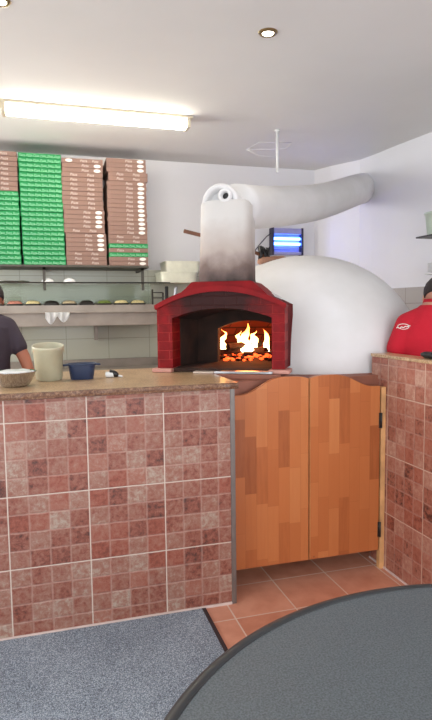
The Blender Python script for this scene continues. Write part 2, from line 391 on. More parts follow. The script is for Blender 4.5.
b = bm_new(); prism(b, [(2.08, BY), (2.16, 2.86), (2.24, 2.71), (2.33, 2.56), (2.36, 2.37), (2.39, 2.05), (RX, 1.6), (RX, BY)], 2, 0, CZ); struct('wall_corner', b, 'wall')
def wall_hole(name, ax, at_, th, u0, u1, holes):
    b = bm_new(); us = sorted({u0, u1, *[h[0] for h in holes], *[h[1] for h in holes]})
    for a, c in zip(us, us[1:]):
        hs = [h for h in holes if h[0] <= a and h[1] >= c]
        zs = [(0, CZ)] if not hs else [(0, hs[0][2]), (hs[0][3], CZ)]
        for z0, z1 in zs:
            if z1 - z0 < 1e-4: continue
            if ax == 1: box(b, a, c, at_, at_ + th, z0, z1)
            else: box(b, at_, at_ + th, a, c, z0, z1)
    struct(name, b, 'wall')
wall_hole('wall_front', 1, FY - .1, .1, LX, RX, [(-1.8, 2.2, 0.5, 2.6)])
wall_hole('wall_left', 0, LX - .1, .1, FY, BY, [(-3.8, -1.4, 0.6, 2.4), (1.15, 2.65, 1.1, 2.4)])  # the kitchen-side opening is made up to let fill light in
def window(name, ax, at_, u0, u1, z0, z1):
    b = bm_new(); t = 0.05; mid = (u0 + u1) / 2
    for a, c, d, e in [(u0, u1, z0, z0 + t), (u0, u1, z1 - t, z1), (u0, u0 + t, z0, z1), (u1 - t, u1, z0, z1), (mid - t / 2, mid + t / 2, z0, z1)]:
        if ax == 1: box(b, a, c, at_ + .03, at_ + .07, d, e)
        else: box(b, at_ + .03, at_ + .07, a, c, d, e)
    o = struct(name, b, 'ceramic')
    b = bm_new()
    if ax == 1: box(b, u0 + t, u1 - t, at_ + .046, at_ + .052, z0 + t, z1 - t)
    else: box(b, at_ + .046, at_ + .052, u0 + t, u1 - t, z0 + t, z1 - t)
    finish('window_pane', b, 'pane', o)
window('window_1', 1, FY - .1, -1.8, 2.2, 0.5, 2.6); window('window_2', 0, LX - .1, -3.8, -1.4, 0.6, 2.4); window('added_fill_window', 0, LX - .1, 1.15, 2.65, 1.1, 2.4)  # the last window is an unseen one added for kitchen fill

# ------------------------------------------------------------------ tiled counter, worktop, half wall
t = thing('service_counter', 'service counter faced in brick red mosaic tile, left of the wooden swing doors', 'counter', (-1.5, 0.3, 0))
b = bm_new(); box(b, -1.62, 1.648, -0.3, 0.3, 0.0, 1.08); finish('counter_body', b, 'counter_tile', t)
b = bm_new(); box(b, 1.644, 1.668, -0.304, -0.28, 0.0, 1.08, 0.002); finish('corner_trim', b, 'trim_metal', t)['label'] = 'thin grey metal corner strip'
b = bm_new(); box(b, -1.62, 1.644, -0.309, -0.299, 0.0, 0.012, 0.002); finish('base_strip', b, 'caulk', t)
b = bm_new()
# worktop with a slightly chipped front edge
N = 150; x0, x1 = -3.12, 0.178
rows = []
random.seed(3)
ch = [noise.noise(Vector((i * 0.35, 0, 0))) * 0.006 + noise.noise(Vector((i * 1.3, 5, 0))) * 0.003 for i in range(N + 1)]
for i in range(N + 1):
    x = x0 + (x1 - x0) * i / N; e = ch[i]
    pr = [(-0.02, 1.08), (-0.032 + e, 1.083), (-0.034 + e, 1.095 + e * 0.4), (-0.030 + e * 1.3, 1.107), (-0.022 + e * 1.2, 1.111), (0.84, 1.111), (0.84, 1.08)]
    rows.append([b.verts.new((x, y, z)) for y, z in pr])
for a, c in zip(rows, rows[1:]):
    for j in range(7):
        f = b.faces.new((a[j], a[(j + 1) % 7], c[(j + 1) % 7], c[j])); f.material_index = 1 if j in (0, 1, 2, 3) else 0
b.faces.new(rows[0]).material_index = 1; b.faces.new(rows[-1][::-1]).material_index = 1
tag(finish('granite_worktop', b, ['granite', 'granite_edge']), 'long polished brown granite worktop with a chipped edge on the red tiled counter', 'worktop')

t = thing('half_wall', 'higher half wall of brick red mosaic tile right of the swing doors', 'half wall', (1.13, -1.0, 0))
b = bm_new(); box(b, -0.05, 0.05, -1.3, 1.265, 0, 1.185); finish('tiled_body', b, 'half_tile', t)
b = bm_new(); box(b, -0.056, 0.06, -1.31, 1.27, 1.185, 1.203, 0.004); finish('granite_cap', b, 'granite', t)['label'] = 'speckled brown granite cap'
b = bm_new(); box(b, -0.056, -0.049, -1.3, 1.265, 0.0, 0.010, 0.001); finish('base_strip', b, 'caulk', t)
# black pouch lying on the cap
b = bm_new(); rs = []
for s, k in ((0, .6), (.012, 1), (.024, 1), (.032, .7)): rs.append(ring(b, (0, 0, s), (0, 0, 1), 0.032 * k, 0.07 * k, 20, up=(0, 1, 0), sq=3.5))
loft(b, rs); tag(finish('phone_pouch', b, 'black', loc=(1.155, -0.17, 1.203)), 'small flat black case lying on the granite cap of the half wall', 'case')

# ------------------------------------------------------------------ swing doors
def door_outline(x0, x1, zlow, zhigh, zb, flip=False):
    pts = [(x0, zb), (x1, zb)]; top = []
    n = 24
    for i in range(n + 1):
        s = i / n                        # 0 = hinge side (low), 1 = meeting side (high)
        if s < 0.10: z = zlow
        elif s < 0.62: q = (s - .10) / .52; z = zlow + (zhigh - zlow) * (q * q * (3 - 2 * q))
        elif s < 0.80: z = zhigh + 0.003
        else: q = (s - .80) / .20; z = zhigh + 0.003 - 0.014 * q * q
        x = x0 + (x1 - x0) * s if not flip else x1 + (x0 - x1) * s
        top.append((x, z))
    return pts + (top[::-1] if not flip else top)
def swing_door(name, label, x0, x1, flip, hx, rot):
    t = thing(name, label, 'swing door', (hx, 0.13, 0.11), rot)
    b = bm_new()
    prism(b, door_outline(x0 - hx, x1 - hx, 0.915 if not flip else 0.925, 0.996, 0.0, flip), 1, -0.014, 0.014, bev=0.004)
    for f in b.faces:
        if abs(f.normal.y) < 0.5 and f.calc_area() > 0.002 and abs(f.normal.x) > .9: f.material_index = 1
    finish('door_panel', b, ['door_wood', 'edge_wood'], t)
    s = 1 if flip else -1
    for z in (0.12, 0.735):
        b = bm_new()
        cyl(b, (0.004 * s, -0.019, z - 0.042), (0, 0, 1), 0.006, 0.084, 14)
        box(b, min(0, -0.008 * s), max(0, -0.008 * s), -0.0165, -0.0142, z - 0.042, z + 0.042)
        h = finish('hinge', b, 'dark_steel', t); h['label'] = 'grey metal hinge'
    return t
swing_door('swing_door', 'left swing door of varnished staves, hung beside the red tiled counter', 0.196, 0.617, False, 0.196, 0.0)
swing_door('swing_door', 'right swing door of varnished staves with metal hinges, beside the half wall', 0.623, 1.044, True, 1.044, 0.0)
b = bm_new(); box(b, 1.052, 1.079, 0.115, 0.150, 0.0, 1.028, 0.002); tag(finish('door_post', b, 'edge_wood'), 'narrow pale wooden post the right swing door hangs on', 'post')
b = bm_new(); box(b, 0.170, 0.184, 0.115, 0.150, 0.0, 1.02, 0.002); tag(finish('door_post', b, 'edge_wood'), 'narrow wooden post on the end of the tiled counter', 'post')

# ------------------------------------------------------------------ floor mat and round table
t = thing('floor_mat', 'large blue-grey looped floor mat in front of the tiled counter', 'mat', (-1.6, -2.0, 0))
b = bm_new(); box(b, -1.55, 1.585, -2.6, 1.985, 0.0, 0.008); finish('pile', b, 'carpet', t)
b = bm_new(); box(b, 1.585, 1.605, -2.6, 1.987, 0.0, 0.009, 0.002); finish('border', b, 'rubber', t)
t = thing('round_table', 'round dark grey table in the right foreground', 'table', (0.076, -2.14, 0))
t.scale = (1.012, 1.012, 1)
b = bm_new(); lathe(b, [(0.001, 0.722), (0.722, 0.722), (0.722, 0.7505), (0.001, 0.7505)], n=128); smooth_angle(finish('tabletop', b, 'tabletop', t))
b = bm_new(); prof = [(0.722, 0.720), (0.734, 0.718), (0.741, 0.728), (0.742, 0.742), (0.737, 0.751), (0.728, 0.754), (0.716, 0.7535), (0.714, 0.750), (0.722, 0.72)]
rs = [[b.verts.new((r * math.cos(2 * PI * i / 128), r * math.sin(2 * PI * i / 128), z)) for i in range(128)] for r, z in prof]
for a, c in zip(rs, rs[1:]):
    for i in range(128): b.faces.new((a[i], a[(i + 1) % 128], c[(i + 1) % 128], c[i]))
finish('table_rim', b, 'table_rim', t, smooth=True)
b = bm_new(); lathe(b, [(0.03, 0.03), (0.05, 0.05), (0.035, 0.09), (0.035, 0.68), (0.09, 0.721)], n=32); finish('pedestal', b, 'black', t)
b = bm_new(); lathe(b, [(0.27, 0.0), (0.27, 0.012), (0.05, 0.045), (0.03, 0.05)], n=48); finish('table_base', b, 'black', t)

# ------------------------------------------------------------------ pizza oven
OX, OY = 0.218, 0.413; ROT = -R(30)
oven = thing('pizza_oven', 'white domed wood-fired pizza oven with a red brick arch front and white flue', 'oven', (OX, OY, 0), ROT)
def loc_pt(x, y, z):        # oven frame -> world
    c, s = math.cos(ROT), math.sin(ROT); return Vector((OX + x * c - y * s, OY + x * s + y * c, z))
def to_loc(x, y, z):
    c, s = math.cos(-ROT), math.sin(-ROT); dx, dy = x - OX, y - OY; return Vector((dx * c - dy * s, dx * s + dy * c, z))
# slab and plinth (outline in world coordinates, taken into the oven frame)
def oven_prism(name, poly, z0, z1, mat, bev=0.0):
    b = bm_new(); prism(b, [tuple(to_loc(x, y, 0).xy) for x, y in poly], 2, z0, z1, bev=bev); return finish(name, b, mat, oven)
oven_prism('slab', [(0.172, 0.20), (1.16, 0.20), (1.30, 0.42), (1.62, 0.62), (1.88, 0.95), (1.88, 1.5), (1.6, 1.9), (0.6, 1.9), (0.172, 1.4)], 0.955, 1.085, 'terracotta')
oven_prism('plinth', [(0.36, 0.55), (1.2, 0.55), (1.72, 1.0), (1.72, 1.5), (1.5, 1.8), (0.7, 1.8), (0.36, 1.3)], 0.0, 0.955, 'terracotta')
# arch outlines in (x, z)
def arc(xa, xb, zs, zc, n=20):
    out = []
    for i in range(n + 1):
        s = i / n; u = 2 * s - 1; out.append((xa + (xb - xa) * s, zs + (zc - zs) * (1 - u * u)))
    return out
PB = 1.135
outer = [(-0.361, PB)] + arc(-0.361, 0.361, 1.487, 1.585) + [(0.361, PB)]
inner = [(-0.272, PB)] + arc(-0.272, 0.290, 1.415, 1.468) + [(0.290, PB)]
def arch_body(b, o, i, y0, y1):
    n = len(o); A = [[b.verts.new((x, y, z)) for x, z in o] for y in (y0, y1)]; B = [[b.verts.new((x, y, z)) for x, z in i] for y in (y0, y1)]
    for k in range(n - 1):
        b.faces.new((A[0][k], A[0][k + 1], B[0][k + 1], B[0][k])); b.faces.new((A[1][k + 1], A[1][k], B[1][k], B[1][k + 1]))
        b.faces.new((A[0][k + 1], A[0][k], A[1][k], A[1][k + 1])); b.faces.new((B[0][k], B[0][k + 1], B[1][k + 1], B[1][k]))
    for k in (0, n - 1): b.faces.new((A[0][k], B[0][k], B[1][k], A[1][k]))
b = bm_new(); arch_body(b, outer, inner, 0.0, 0.16)
bmesh.ops.translate(b, verts=b.verts, vec=(0, 0, -PB)); o = finish('brick_arch', b, 'red', oven, loc=(0, 0, PB)); smooth_angle(o, 30)
o['label'] = 'red painted brick arch, sooty at the crown'
# flaring rear body of the surround
b = bm_new(); o1 = [(x * 1.0, z) for x, z in outer]; o2 = [(x * 1.03, PB + (z - PB) * 1.0) for x, z in outer]
A = [b.verts.new((x, 0.14, z)) for x, z in o1]; B = [b.verts.new((x, 0.30, z)) for x, z in o2]
for k in range(len(A) - 1): b.faces.new((A[k], A[k + 1], B[k + 1], B[k]))
bmesh.ops.solidify(b, geom=b.faces[:], thickness=0.03); smooth_angle(finish('surround_side', b, 'red_smooth', oven), 30)
# projecting rim over the arch
b = bm_new(); ou = arc(-0.372, 0.372, 1.487, 1.592, 28); inn = arc(-0.366, 0.366, 1.463, 1.560, 28)
arch_body(b, ou, inn, -0.018, 0.05); smooth_angle(finish('arch_rim', b, 'red_smooth', oven), 30)
# hood cap carrying the stack
b = bm_new(); rs = []
for x0_, x1_, y0_, y1_, z in [(-0.25, 0.27, 0.005, 0.33, 1.535), (-0.195, 0.225, 0.008, 0.33, 1.578), (-0.162, 0.182, 0.015, 0.33, 1.612), (-0.150, 0.170, 0.02, 0.32, 1.616)]:
    rs.append([b.verts.new(v) for v in ((x0_, y0_, z), (x1_, y0_, z), (x1_, y1_, z), (x0_, y1_, z))])
loft(b, rs); smooth_angle(finish('hood', b, 'red_smooth', oven), 25)
# white plaster shoulder behind the red arch
b = bm_new(); rs = []
for hw, y1_, z in [(0.345, 0.62, 1.10), (0.345, 0.62, 1.47), (0.30, 0.60, 1.53), (0.20, 0.45, 1.58), (0.15, 0.36, 1.60)]:
    rs.append([b.verts.new(v) for v in ((-hw, 0.27, z), (hw, 0.27, z), (hw, y1_ + .15, z), (-hw, y1_ + .15, z))])
# open box so that the passage inside stays clear: only sides and top
for a, c in zip(rs, rs[1:]):
    for i in (1, 3): b.faces.new((a[i], a[(i + 1) % 4], c[(i + 1) % 4], c[i]))
    if a is not rs[0]: b.faces.new((a[0], a[1], c[1], c[0]))
b.faces.new(rs[-1]); finish('plaster_shoulder', b, 'plaster', oven)
# smoke stack: tapering rounded box
b = bm_new(); rs = []
for z, x0_, x1_, y0_, y1_ in [(0.0, -0.146, 0.165, 0.035, 0.33), (0.03, -0.142, 0.160, 0.037, 0.33), (0.20, -0.133, 0.158, 0.045, 0.33), (0.44, -0.126, 0.158, 0.052, 0.33), (0.458, -0.118, 0.145, 0.06, 0.325)]:
    cx, cy = (x0_ + x1_) / 2, (y0_ + y1_) / 2
    rs.append(ring(b, (cx, cy, z), (0, 0, 1), (x1_ - x0_) / 2, (y1_ - y0_) / 2, 48, up=(0, 1, 0), sq=4.5))
loft(b, rs); o = smooth_angle(finish('smoke_stack', b, 'stack', oven, loc=(0, 0, 1.603)), 50); o['label'] = 'boxy white stack, sooty at its foot'
# rolled insulation end on top of the stack
b = bm_new(); cz = 2.050
def half_ring(y, r, sq=1.0): return [b.verts.new((-0.004 + r * math.cos(PI * i / 24), y, cz + r * math.sin(PI * i / 24) * sq)) for i in range(25)]
hr = [half_ring(y, r) for y, r in ((0.12, 0.068), (0.080, 0.072), (0.066, 0.080), (0.062, 0.090), (0.070, 0.101), (0.085, 0.106), (0.36, 0.108))]
for a, c in zip(hr, hr[1:]):
    for i in range(24): f = b.faces.new((a[i], a[i + 1], c[i + 1], c[i])); f.smooth = True
b.faces.new(hr[0]); iw = finish('insulation_wrap', b, 'plaster', oven)
b = bm_new(); rr = []
for i in range(30):                       # small inner roll, a hollow curl
    pass
for y, r in ((0.11, 0.018), (0.058, 0.020), (0.052, 0.028), (0.056, 0.038), (0.11, 0.042)):
    rr.append([b.verts.new((0.026 + r * math.cos(2 * PI * i / 20), y, cz + 0.035 + r * math.sin(2 * PI * i / 20))) for i in range(20)])
loft(b, rr, (False, False)); b.faces.new([b.verts.new((0.026 + .018 * math.cos(2 * PI * i / 16), .09, cz + .035 + .018 * math.sin(2 * PI * i / 16))) for i in range(16)]).material_index = 1  # black disc stands in for the shade inside the hollow
finish('insulation_roll', b, ['plaster', 'black'], iw)
# duct to the wall
dp = [(0.37, 0.57, 2.05), (0.62, 0.80, 2.09), (1.28, 1.42, 2.25), (1.80, 1.95, 2.44), (2.15, 2.33, 2.575), (2.42, 2.62, 2.665)]
b = bm_new(); pts = []
for i in range(len(dp) - 1):
    for k in range(4): pts.append(Vector(dp[i]).lerp(Vector(dp[i + 1]), k / 4))
pts.append(Vector(dp[-1]))
for _ in range(3): pts = [pts[0]] + [(pts[i - 1] + pts[i] * 2 + pts[i + 1]) / 4 for i in range(1, len(pts) - 1)] + [pts[-1]]
tube(b, [to_loc(*q) for q in pts], [0.125 + 0.022 * i / (len(pts) - 1) for i in range(len(pts))], 40)
finish('flue_duct', b, 'plaster', oven)['label'] = 'thick white plastered duct rising to the corner wall'
# dome with an opening where the mouth passes through
DC = (1.05, 1.10); DR = 0.795; DH = 0.742; Z0 = 1.085
dc = to_loc(DC[0], DC[1], 0)
b = bm_new(); nu, nv = 96, 30; rows = []
for j in range(nv):
    a = (PI / 2) * j / nv; rad = DR * math.cos(a) ** 0.97; z = Z0 + DH * math.sin(a)
    rows.append([b.verts.new((dc.x + rad * math.cos(2 * PI * i / nu), dc.y + rad * math.sin(2 * PI * i / nu), z)) for i in range(nu)])
top = b.verts.new((dc.x, dc.y, Z0 + DH))
for a, c in zip(rows, rows[1:]):
    for i in range(nu):
        q = (a[i], a[(i + 1) % nu], c[(i + 1) % nu], c[i]); ce = sum((v.co for v in q), Vector()) / 4
        if abs(ce.x - 0.06) < 0.27 and ce.y < 0.75 and ce.z < 1.46: continue
        b.faces.new(q).smooth = True
for i in range(nu): b.faces.new((rows[-1][i], rows[-1][(i + 1) % nu], top)).smooth = True
finish('dome', b, 'plaster', oven)['label'] = 'smooth white plastered dome'
# hearth, vestibule vault, mouth plate and fire chamber
b = bm_new(); box(b, -0.345, 0.345, 0.012, 0.50, 1.112, 1.133, 0.002); finish('hearth_floor', b, 'soot', oven)
b = bm_new(); box(b, -0.02, 0.30, -0.055, 0.010, 1.113, 1.127, 0.002); finish('sill_plate', b, 'steel', oven)['label'] = 'steel plate along the sill'
b = bm_new(); box(b, -0.14, -0.024, -0.050, 0.010, 1.112, 1.122, 0.002); finish('sill_stone', b, 'marble', oven)
b = bm_new(); box(b, -0.10, 0.345, -0.06, 0.50, 1.085, 1.112, 0.003); finish('bed_stone', b, 'terracotta', oven)
for x in (-0.385, 0.275):
    b = bm_new(); box(b, x, x + 0.115, -0.035, 0.10, 1.112, 1.134, 0.005); finish('foot_pad', b, 'pad', oven)['label'] = 'pink stone pad under the pillar'
b = bm_new(); vi = [(-0.275, 1.12)] + arc(-0.275, 0.293, 1.412, 1.468) + [(0.293, 1.12)]
vo = [(-0.24, 1.12)] + arc(-0.24, 0.33, 1.40, 1.455) + [(0.33, 1.12)]
A = [b.verts.new((x, 0.12, z)) for x, z in vi]; B = [b.verts.new((x, 0.44, z)) for x, z in vo]
for k in range(len(A) - 1): b.faces.new((A[k], A[k + 1], B[k + 1], B[k]))
smooth_angle(finish('throat', b, 'soot', oven), 30)
b = bm_new(); mo = [(-0.36, 1.10)] + arc(-0.36, 0.42, 1.52, 1.54) + [(0.42, 1.10)]
mi_ = [(-0.115, 1.133)] + [(-0.115 + 0.0, 1.30)] + arc(-0.100, 0.290, 1.358, 1.392, 18) + [(0.305, 1.133)]
assert len(mo) - len(mi_) == 1 or True
mi_ = [(-0.115, 1.135)] + arc(-0.110, 0.300, 1.345, 1.392) + [(0.305, 1.135)]
arch_body(b, mo, mi_, 0.43, 0.50); finish('mouth_plate', b, 'soot', oven)
cc = Vector((0.08, 0.98, 1.125)); b = bm_new(); nu2 = 64; rows = []
for j in range(17):
    a = (PI / 2) * j / 17; rad = 0.56 * math.cos(a) ** 0.9; z = 1.125 + 0.36 * math.sin(a)
    rows.append([b.verts.new((cc.x + rad * math.cos(2 * PI * i / nu2), cc.y + rad * math.sin(2 * PI * i / nu2), z)) for i in range(nu2)])
for a, c in zip(rows, rows[1:]):
    for i in range(nu2):
        q = (a[i], a[(i + 1) % nu2], c[(i + 1) % nu2], c[i]); ce = sum((v.co for v in q), Vector()) / 4
        if abs(ce.x - 0.095) < 0.235 and ce.y < 0.75 and ce.z < 1.42: continue
        b.faces.new(q).smooth = True
b.faces.new(rows[-1]); b.faces.new([b.verts.new((cc.x + .58 * math.cos(2 * PI * i / 48), cc.y + .58 * math.sin(2 * PI * i / 48), 1.122)) for i in range(48)]).material_index = 1
finish('fire_chamber', b, ['firebrick', 'soot'], oven)

# fire: logs, flames, embers
def fire_log(p0, p1, r, label):
    p0, p1 = loc_pt(*p0), loc_pt(*p1); b = bm_new(); d = p1 - p0; rs = []
    for i in range(9):
        s = i / 8; q = d * (s - 0.5) + Vector((noise.noise(Vector((s * 3, r * 90, 0))) * .008, noise.noise(Vector((s * 3, r * 90, 9))) * .008, 0))
        rs.append(ring(b, q, d, r * (1 + 0.15 * noise.noise(Vector((s * 5, r * 70, 3)))), n=14, up=(0.1, 0.2, 1)))
    loft(b, rs); o = finish('firewood_log', b, 'bark', loc=(p0 + p1) / 2); smooth_angle(o, 50); return tag(o, label, 'log', 'burning logs in the oven')
fire_log((-0.20, 0.84, 1.155), (0.08, 0.98, 1.16), 0.028, 'charred log lying at the front of the oven fire')
fire_log((-0.18, 1.04, 1.16), (0.12, 0.90, 1.165), 0.030, 'charred log lying deepest in the oven fire')
fire_log((-0.14, 0.84, 1.20), (0.05, 1.05, 1.215), 0.026, 'charred log propped on top of the oven fire')
fire_log((-0.02, 0.79, 1.150), (0.22, 0.86, 1.15), 0.022, 'thin charred log at the right of the oven fire')
fire = thing('fire', 'bright orange wood fire burning inside the oven mouth', 'fire', loc_pt(-0.03, 0.95, 1.127))
fire.rotation_euler = (0, 0, ROT)
def flame(x, y, h, wd, seed, z0=0.03):
    b = bm_new(); rs = []
    for i in range(15):
        s = i / 14; k = (math.sin(PI * min(1, (s + 0.12) * 0.95)) ** 0.8) * (1 - s * 0.45) + 0.02
        px = x + noise.noise(Vector((s * 3.2, seed, 0))) * 0.035 * s * 2; py = y + noise.noise(Vector((s * 3, seed, 7))) * 0.02
        r1 = ring(b, (px, py, z0 + s * h), (0, 0, 1), wd * k, wd * 0.5 * k, 12, up=(0, 1, 0))
        for q, v in enumerate(r1):
            nn = noise.noise(Vector((v.co.x * 38, v.co.z * 18, seed))) * wd * 0.55 * min(1, s * 3 + .2); v.co.x += nn
        rs.append(r1)
    loft(b, rs); return finish('flame', b, 'flame', fire)
for a in [(-0.165, -0.02, 0.165, 0.026, 1.0), (-0.06, 0.02, 0.15, 0.036, 2.3), (0.00, -0.01, 0.205, 0.040, 3.9), (0.045, 0.03, 0.15, 0.034, 5.2), (0.15, 0.03, 0.165, 0.022, 6.7), (0.02, -0.08, 0.075, 0.05, 8.1), (-0.10, -0.06, 0.06, 0.035, 9.4)]: flame(*a)
b = bm_new(); random.seed(11)
for i in range(260):
    a = random.random() * 2 * PI; rr_ = 0.34 * math.sqrt(random.random()); p = loc_pt(0.03 + rr_ * math.cos(a), 0.86 + rr_ * 0.80 * math.sin(a), 1.13 + 0.03 * (1 - rr_ / 0.34)); s = random.uniform(0.007, 0.018)
    mt = bmesh.ops.create_icosphere(b, subdivisions=1, radius=s, matrix=Matrix.Translation(p) @ Matrix.Diagonal((1.3, 1, 0.7, 1)))
    hot = 1 if random.random() < 0.45 else 0
    for v in mt['verts']:
        for f in v.link_faces: f.material_index = hot
tag(finish('embers', b, ['bark', 'ember']), 'bed of glowing red embers on the oven floor', 'embers', kind='stuff')
fl = bpy.data.lights.new('fire_glow', 'POINT'); fl.energy = 4; fl.color = (1, 0.22, 0.06); fl.shadow_soft_size = 0.08
flo = bpy.data.objects.new('fire_glow', fl); C.objects.link(flo); flo.location = loc_pt(0.0, 0.84, 1.33)

# oven brush lying over the dome behind the stack
t = thing('oven_brush', 'wooden-handled oven brush with black bristles resting on the white dome', 'brush', (0.785, 1.12, 1.845))
he = Vector((0.188 - 0.785, 1.09 - 1.12, 1.975 - 1.845))
b = bm_new(); tube(b, [he, he * 0.5 + Vector((0, 0, .004)), Vector((0.0, 0, -0.03))], [0.013, 0.012, 0.012], 12); finish('handle', b, 'wood_brown', t)
b = bm_new(); rs = [ring(b, (x, 0, -0.052 + z), (1, 0, 0), w_, h_, 20, sq=2.6) for x, w_, h_, z in ((-0.065, 0.035, 0.016, -0.005), (-0.05, 0.05, 0.026, -0.002), (0.03, 0.055, 0.028, 0.004), (0.10, 0.045, 0.020, 0.014), (0.13, 0.02, 0.008, 0.020))]
loft(b, rs); bh = finish('brush_head', b, 'wood_pale', t)
b = bm_new()
for i in range(26):
    x = -0.062 + 0.062 * random.random(); y = random.uniform(-0.03, 0.03)
    cyl(b, (x, y, -0.05), (random.uniform(-.12, .12), random.uniform(-.1, .1), 1), 0.0065, random.uniform(0.075, 0.10), 6)
o = finish('bristles', b, 'black', bh)

# ------------------------------------------------------------------ insect killer on the back wall
t = thing('insect_killer', 'wall-mounted electric insect killer with glowing blue tubes', 'insect killer', (1.735, 3.05, 2.16))
b = bm_new(); box(b, -0.155, 0.155, -0.03, 0.0, -0.13, 0.13, 0.004); finish('back_panel', b, 'uv_back', t)
b = bm_new(); box(b, -0.155, 0.155, -0.085, -0.03, 0.075, 0.135, 0.006); finish('top_cover', b, 'uv_back', t)
b = bm_new(); box(b, -0.155, 0.155, -0.085, -0.03, -0.135, -0.105, 0.006); finish('collecting_tray', b, 'uv_back', t)
for x in (-0.175, 0.155):
    b = bm_new(); box(b, x, x + 0.02, -0.09, 0.0, -0.14, 0.14, 0.004); finish('end_cap', b, 'trap', t)
for z in (0.032, -0.022):
    b = bm_new(); cyl(b, (-0.15, -0.05, z), (1, 0, 0), 0.013, 0.30, 16); finish('uv_tube', b, 'uv', t)['label'] = 'glowing blue tube'
b = bm_new()
for z in (0.06, 0.045, 0.005, -0.045, -0.065, -0.085): cyl(b, (-0.155, -0.08, z), (1, 0, 0), 0.002, 0.31, 8)
finish('guard_wires', b, 'trap', t)
b = bm_new(); tube(b, [(-0.175, -0.06, 0.085), (-0.22, -0.04, 0.05), (-0.30, -0.03, -0.04), (-0.345, -0.02, -0.10)], 0.005, 8); finish('cable', b, 'trap', t)
for z in (0.03,):
    d = bpy.data.lights.new('uv_glow', 'AREA'); d.shape = 'RECTANGLE'; d.size = 0.28; d.size_y = 0.1; d.energy = 0.8; d.color = (0.25, 0.25, 1.0)
    o = bpy.data.objects.new('uv_glow', d); C.objects.link(o); o.location = (1.765, 2.94, 2.15); o.rotation_euler = (R(90), 0, PI); o.parent = None
    o.rotation_euler = (R(-90), 0, 0)

# ------------------------------------------------------------------ ceiling lights and hook
t = thing('fluorescent_light', 'long white fluorescent light with a lit diffuser on the ceiling', 'ceiling light', (-0.27, 1.77, 2.92), R(0.6))
b = bm_new(); box(b, -0.69, 0.69, -0.065, 0.065, -0.02, 0.0, 0.003); finish('mounting_tray', b, 'fixture', t)
b = bm_new(); rs = []
for x, k in ((-0.645, 0.7), (-0.635, 1), (0.635, 1), (0.645, 0.7)): rs.append(ring(b, (x, 0, -0.052), (1, 0, 0), 0.055 * k, 0.032 * k, 24, sq=3))
loft(b, rs); smooth_angle(finish('diffuser', b, 'diffuser', t))
for s in (-1, 1):
    b = bm_new(); box(b, min(s * .645, s * .672), max(s * .645, s * .672), -0.060, 0.060, -0.086, -0.018, 0.006); finish('end_cap', b, 'fixture', t)
def downlight(x, y, label, pw):
    t = thing('downlight', label, 'ceiling light', (x, y, 2.92))
    b = bm_new(); lathe(b, [(0.030, -0.004), (0.034, -0.010), (0.046, -0.008), (0.052, 0.0)], n=40); b.faces.ensure_lookup_table()
    bmesh.ops.delete(b, geom=[f for f in b.faces if len(f.verts) > 4], context='FACES'); finish('bezel', b, 'bronze', t)
    b = bm_new(); lathe(b, [(0.031, -0.002), (0.028, -0.008), (0.001, -0.0085)], n=32); finish('lens', b, 'spot', t)
    d = bpy.data.lights.new('downlight_beam', 'SPOT'); d.energy = pw; d.color = (1, 0.9, 0.75); d.spot_size = R(80); d.spot_blend = 0.8; d.shadow_soft_size = 0.03
    o = bpy.data.objects.new('downlight_beam', d); C.objects.link(o); o.location = (x, y, 2.90)
downlight(0.487, 0.35, 'round bronze-rimmed downlight in the ceiling above the oven side', 4)
downlight(-0.850, 0.385, 'downlight cut off at the top left corner of the view', 4)
t = thing('ceiling_rack', 'thin white rod with a faint wire frame hanging from the ceiling', 'rack', (1.17, 1.88, 2.92))
b = bm_new(); cyl(b, (0, 0, -0.34), (0, 0, 1), 0.011, 0.34, 12); cyl(b, (0, 0, -0.012), (0, 0, 1), 0.022, 0.012, 16); finish('rod', b, 'ceramic', t)
b = bm_new(); tube(b, [(-0.26, 0.02, -0.17), (-0.15, 0.02, -0.10), (0.12, -0.02, -0.10), (0.07, -0.02, -0.15), (-0.26, 0.02, -0.17)], 0.0018, 8, cap=False); tube(b, [(-0.26, .02, -.17), (-.15, .02, -.21), (0.0, 0, -.21)], 0.0018, 8); finish('wire_frame', b, 'ceramic', t)

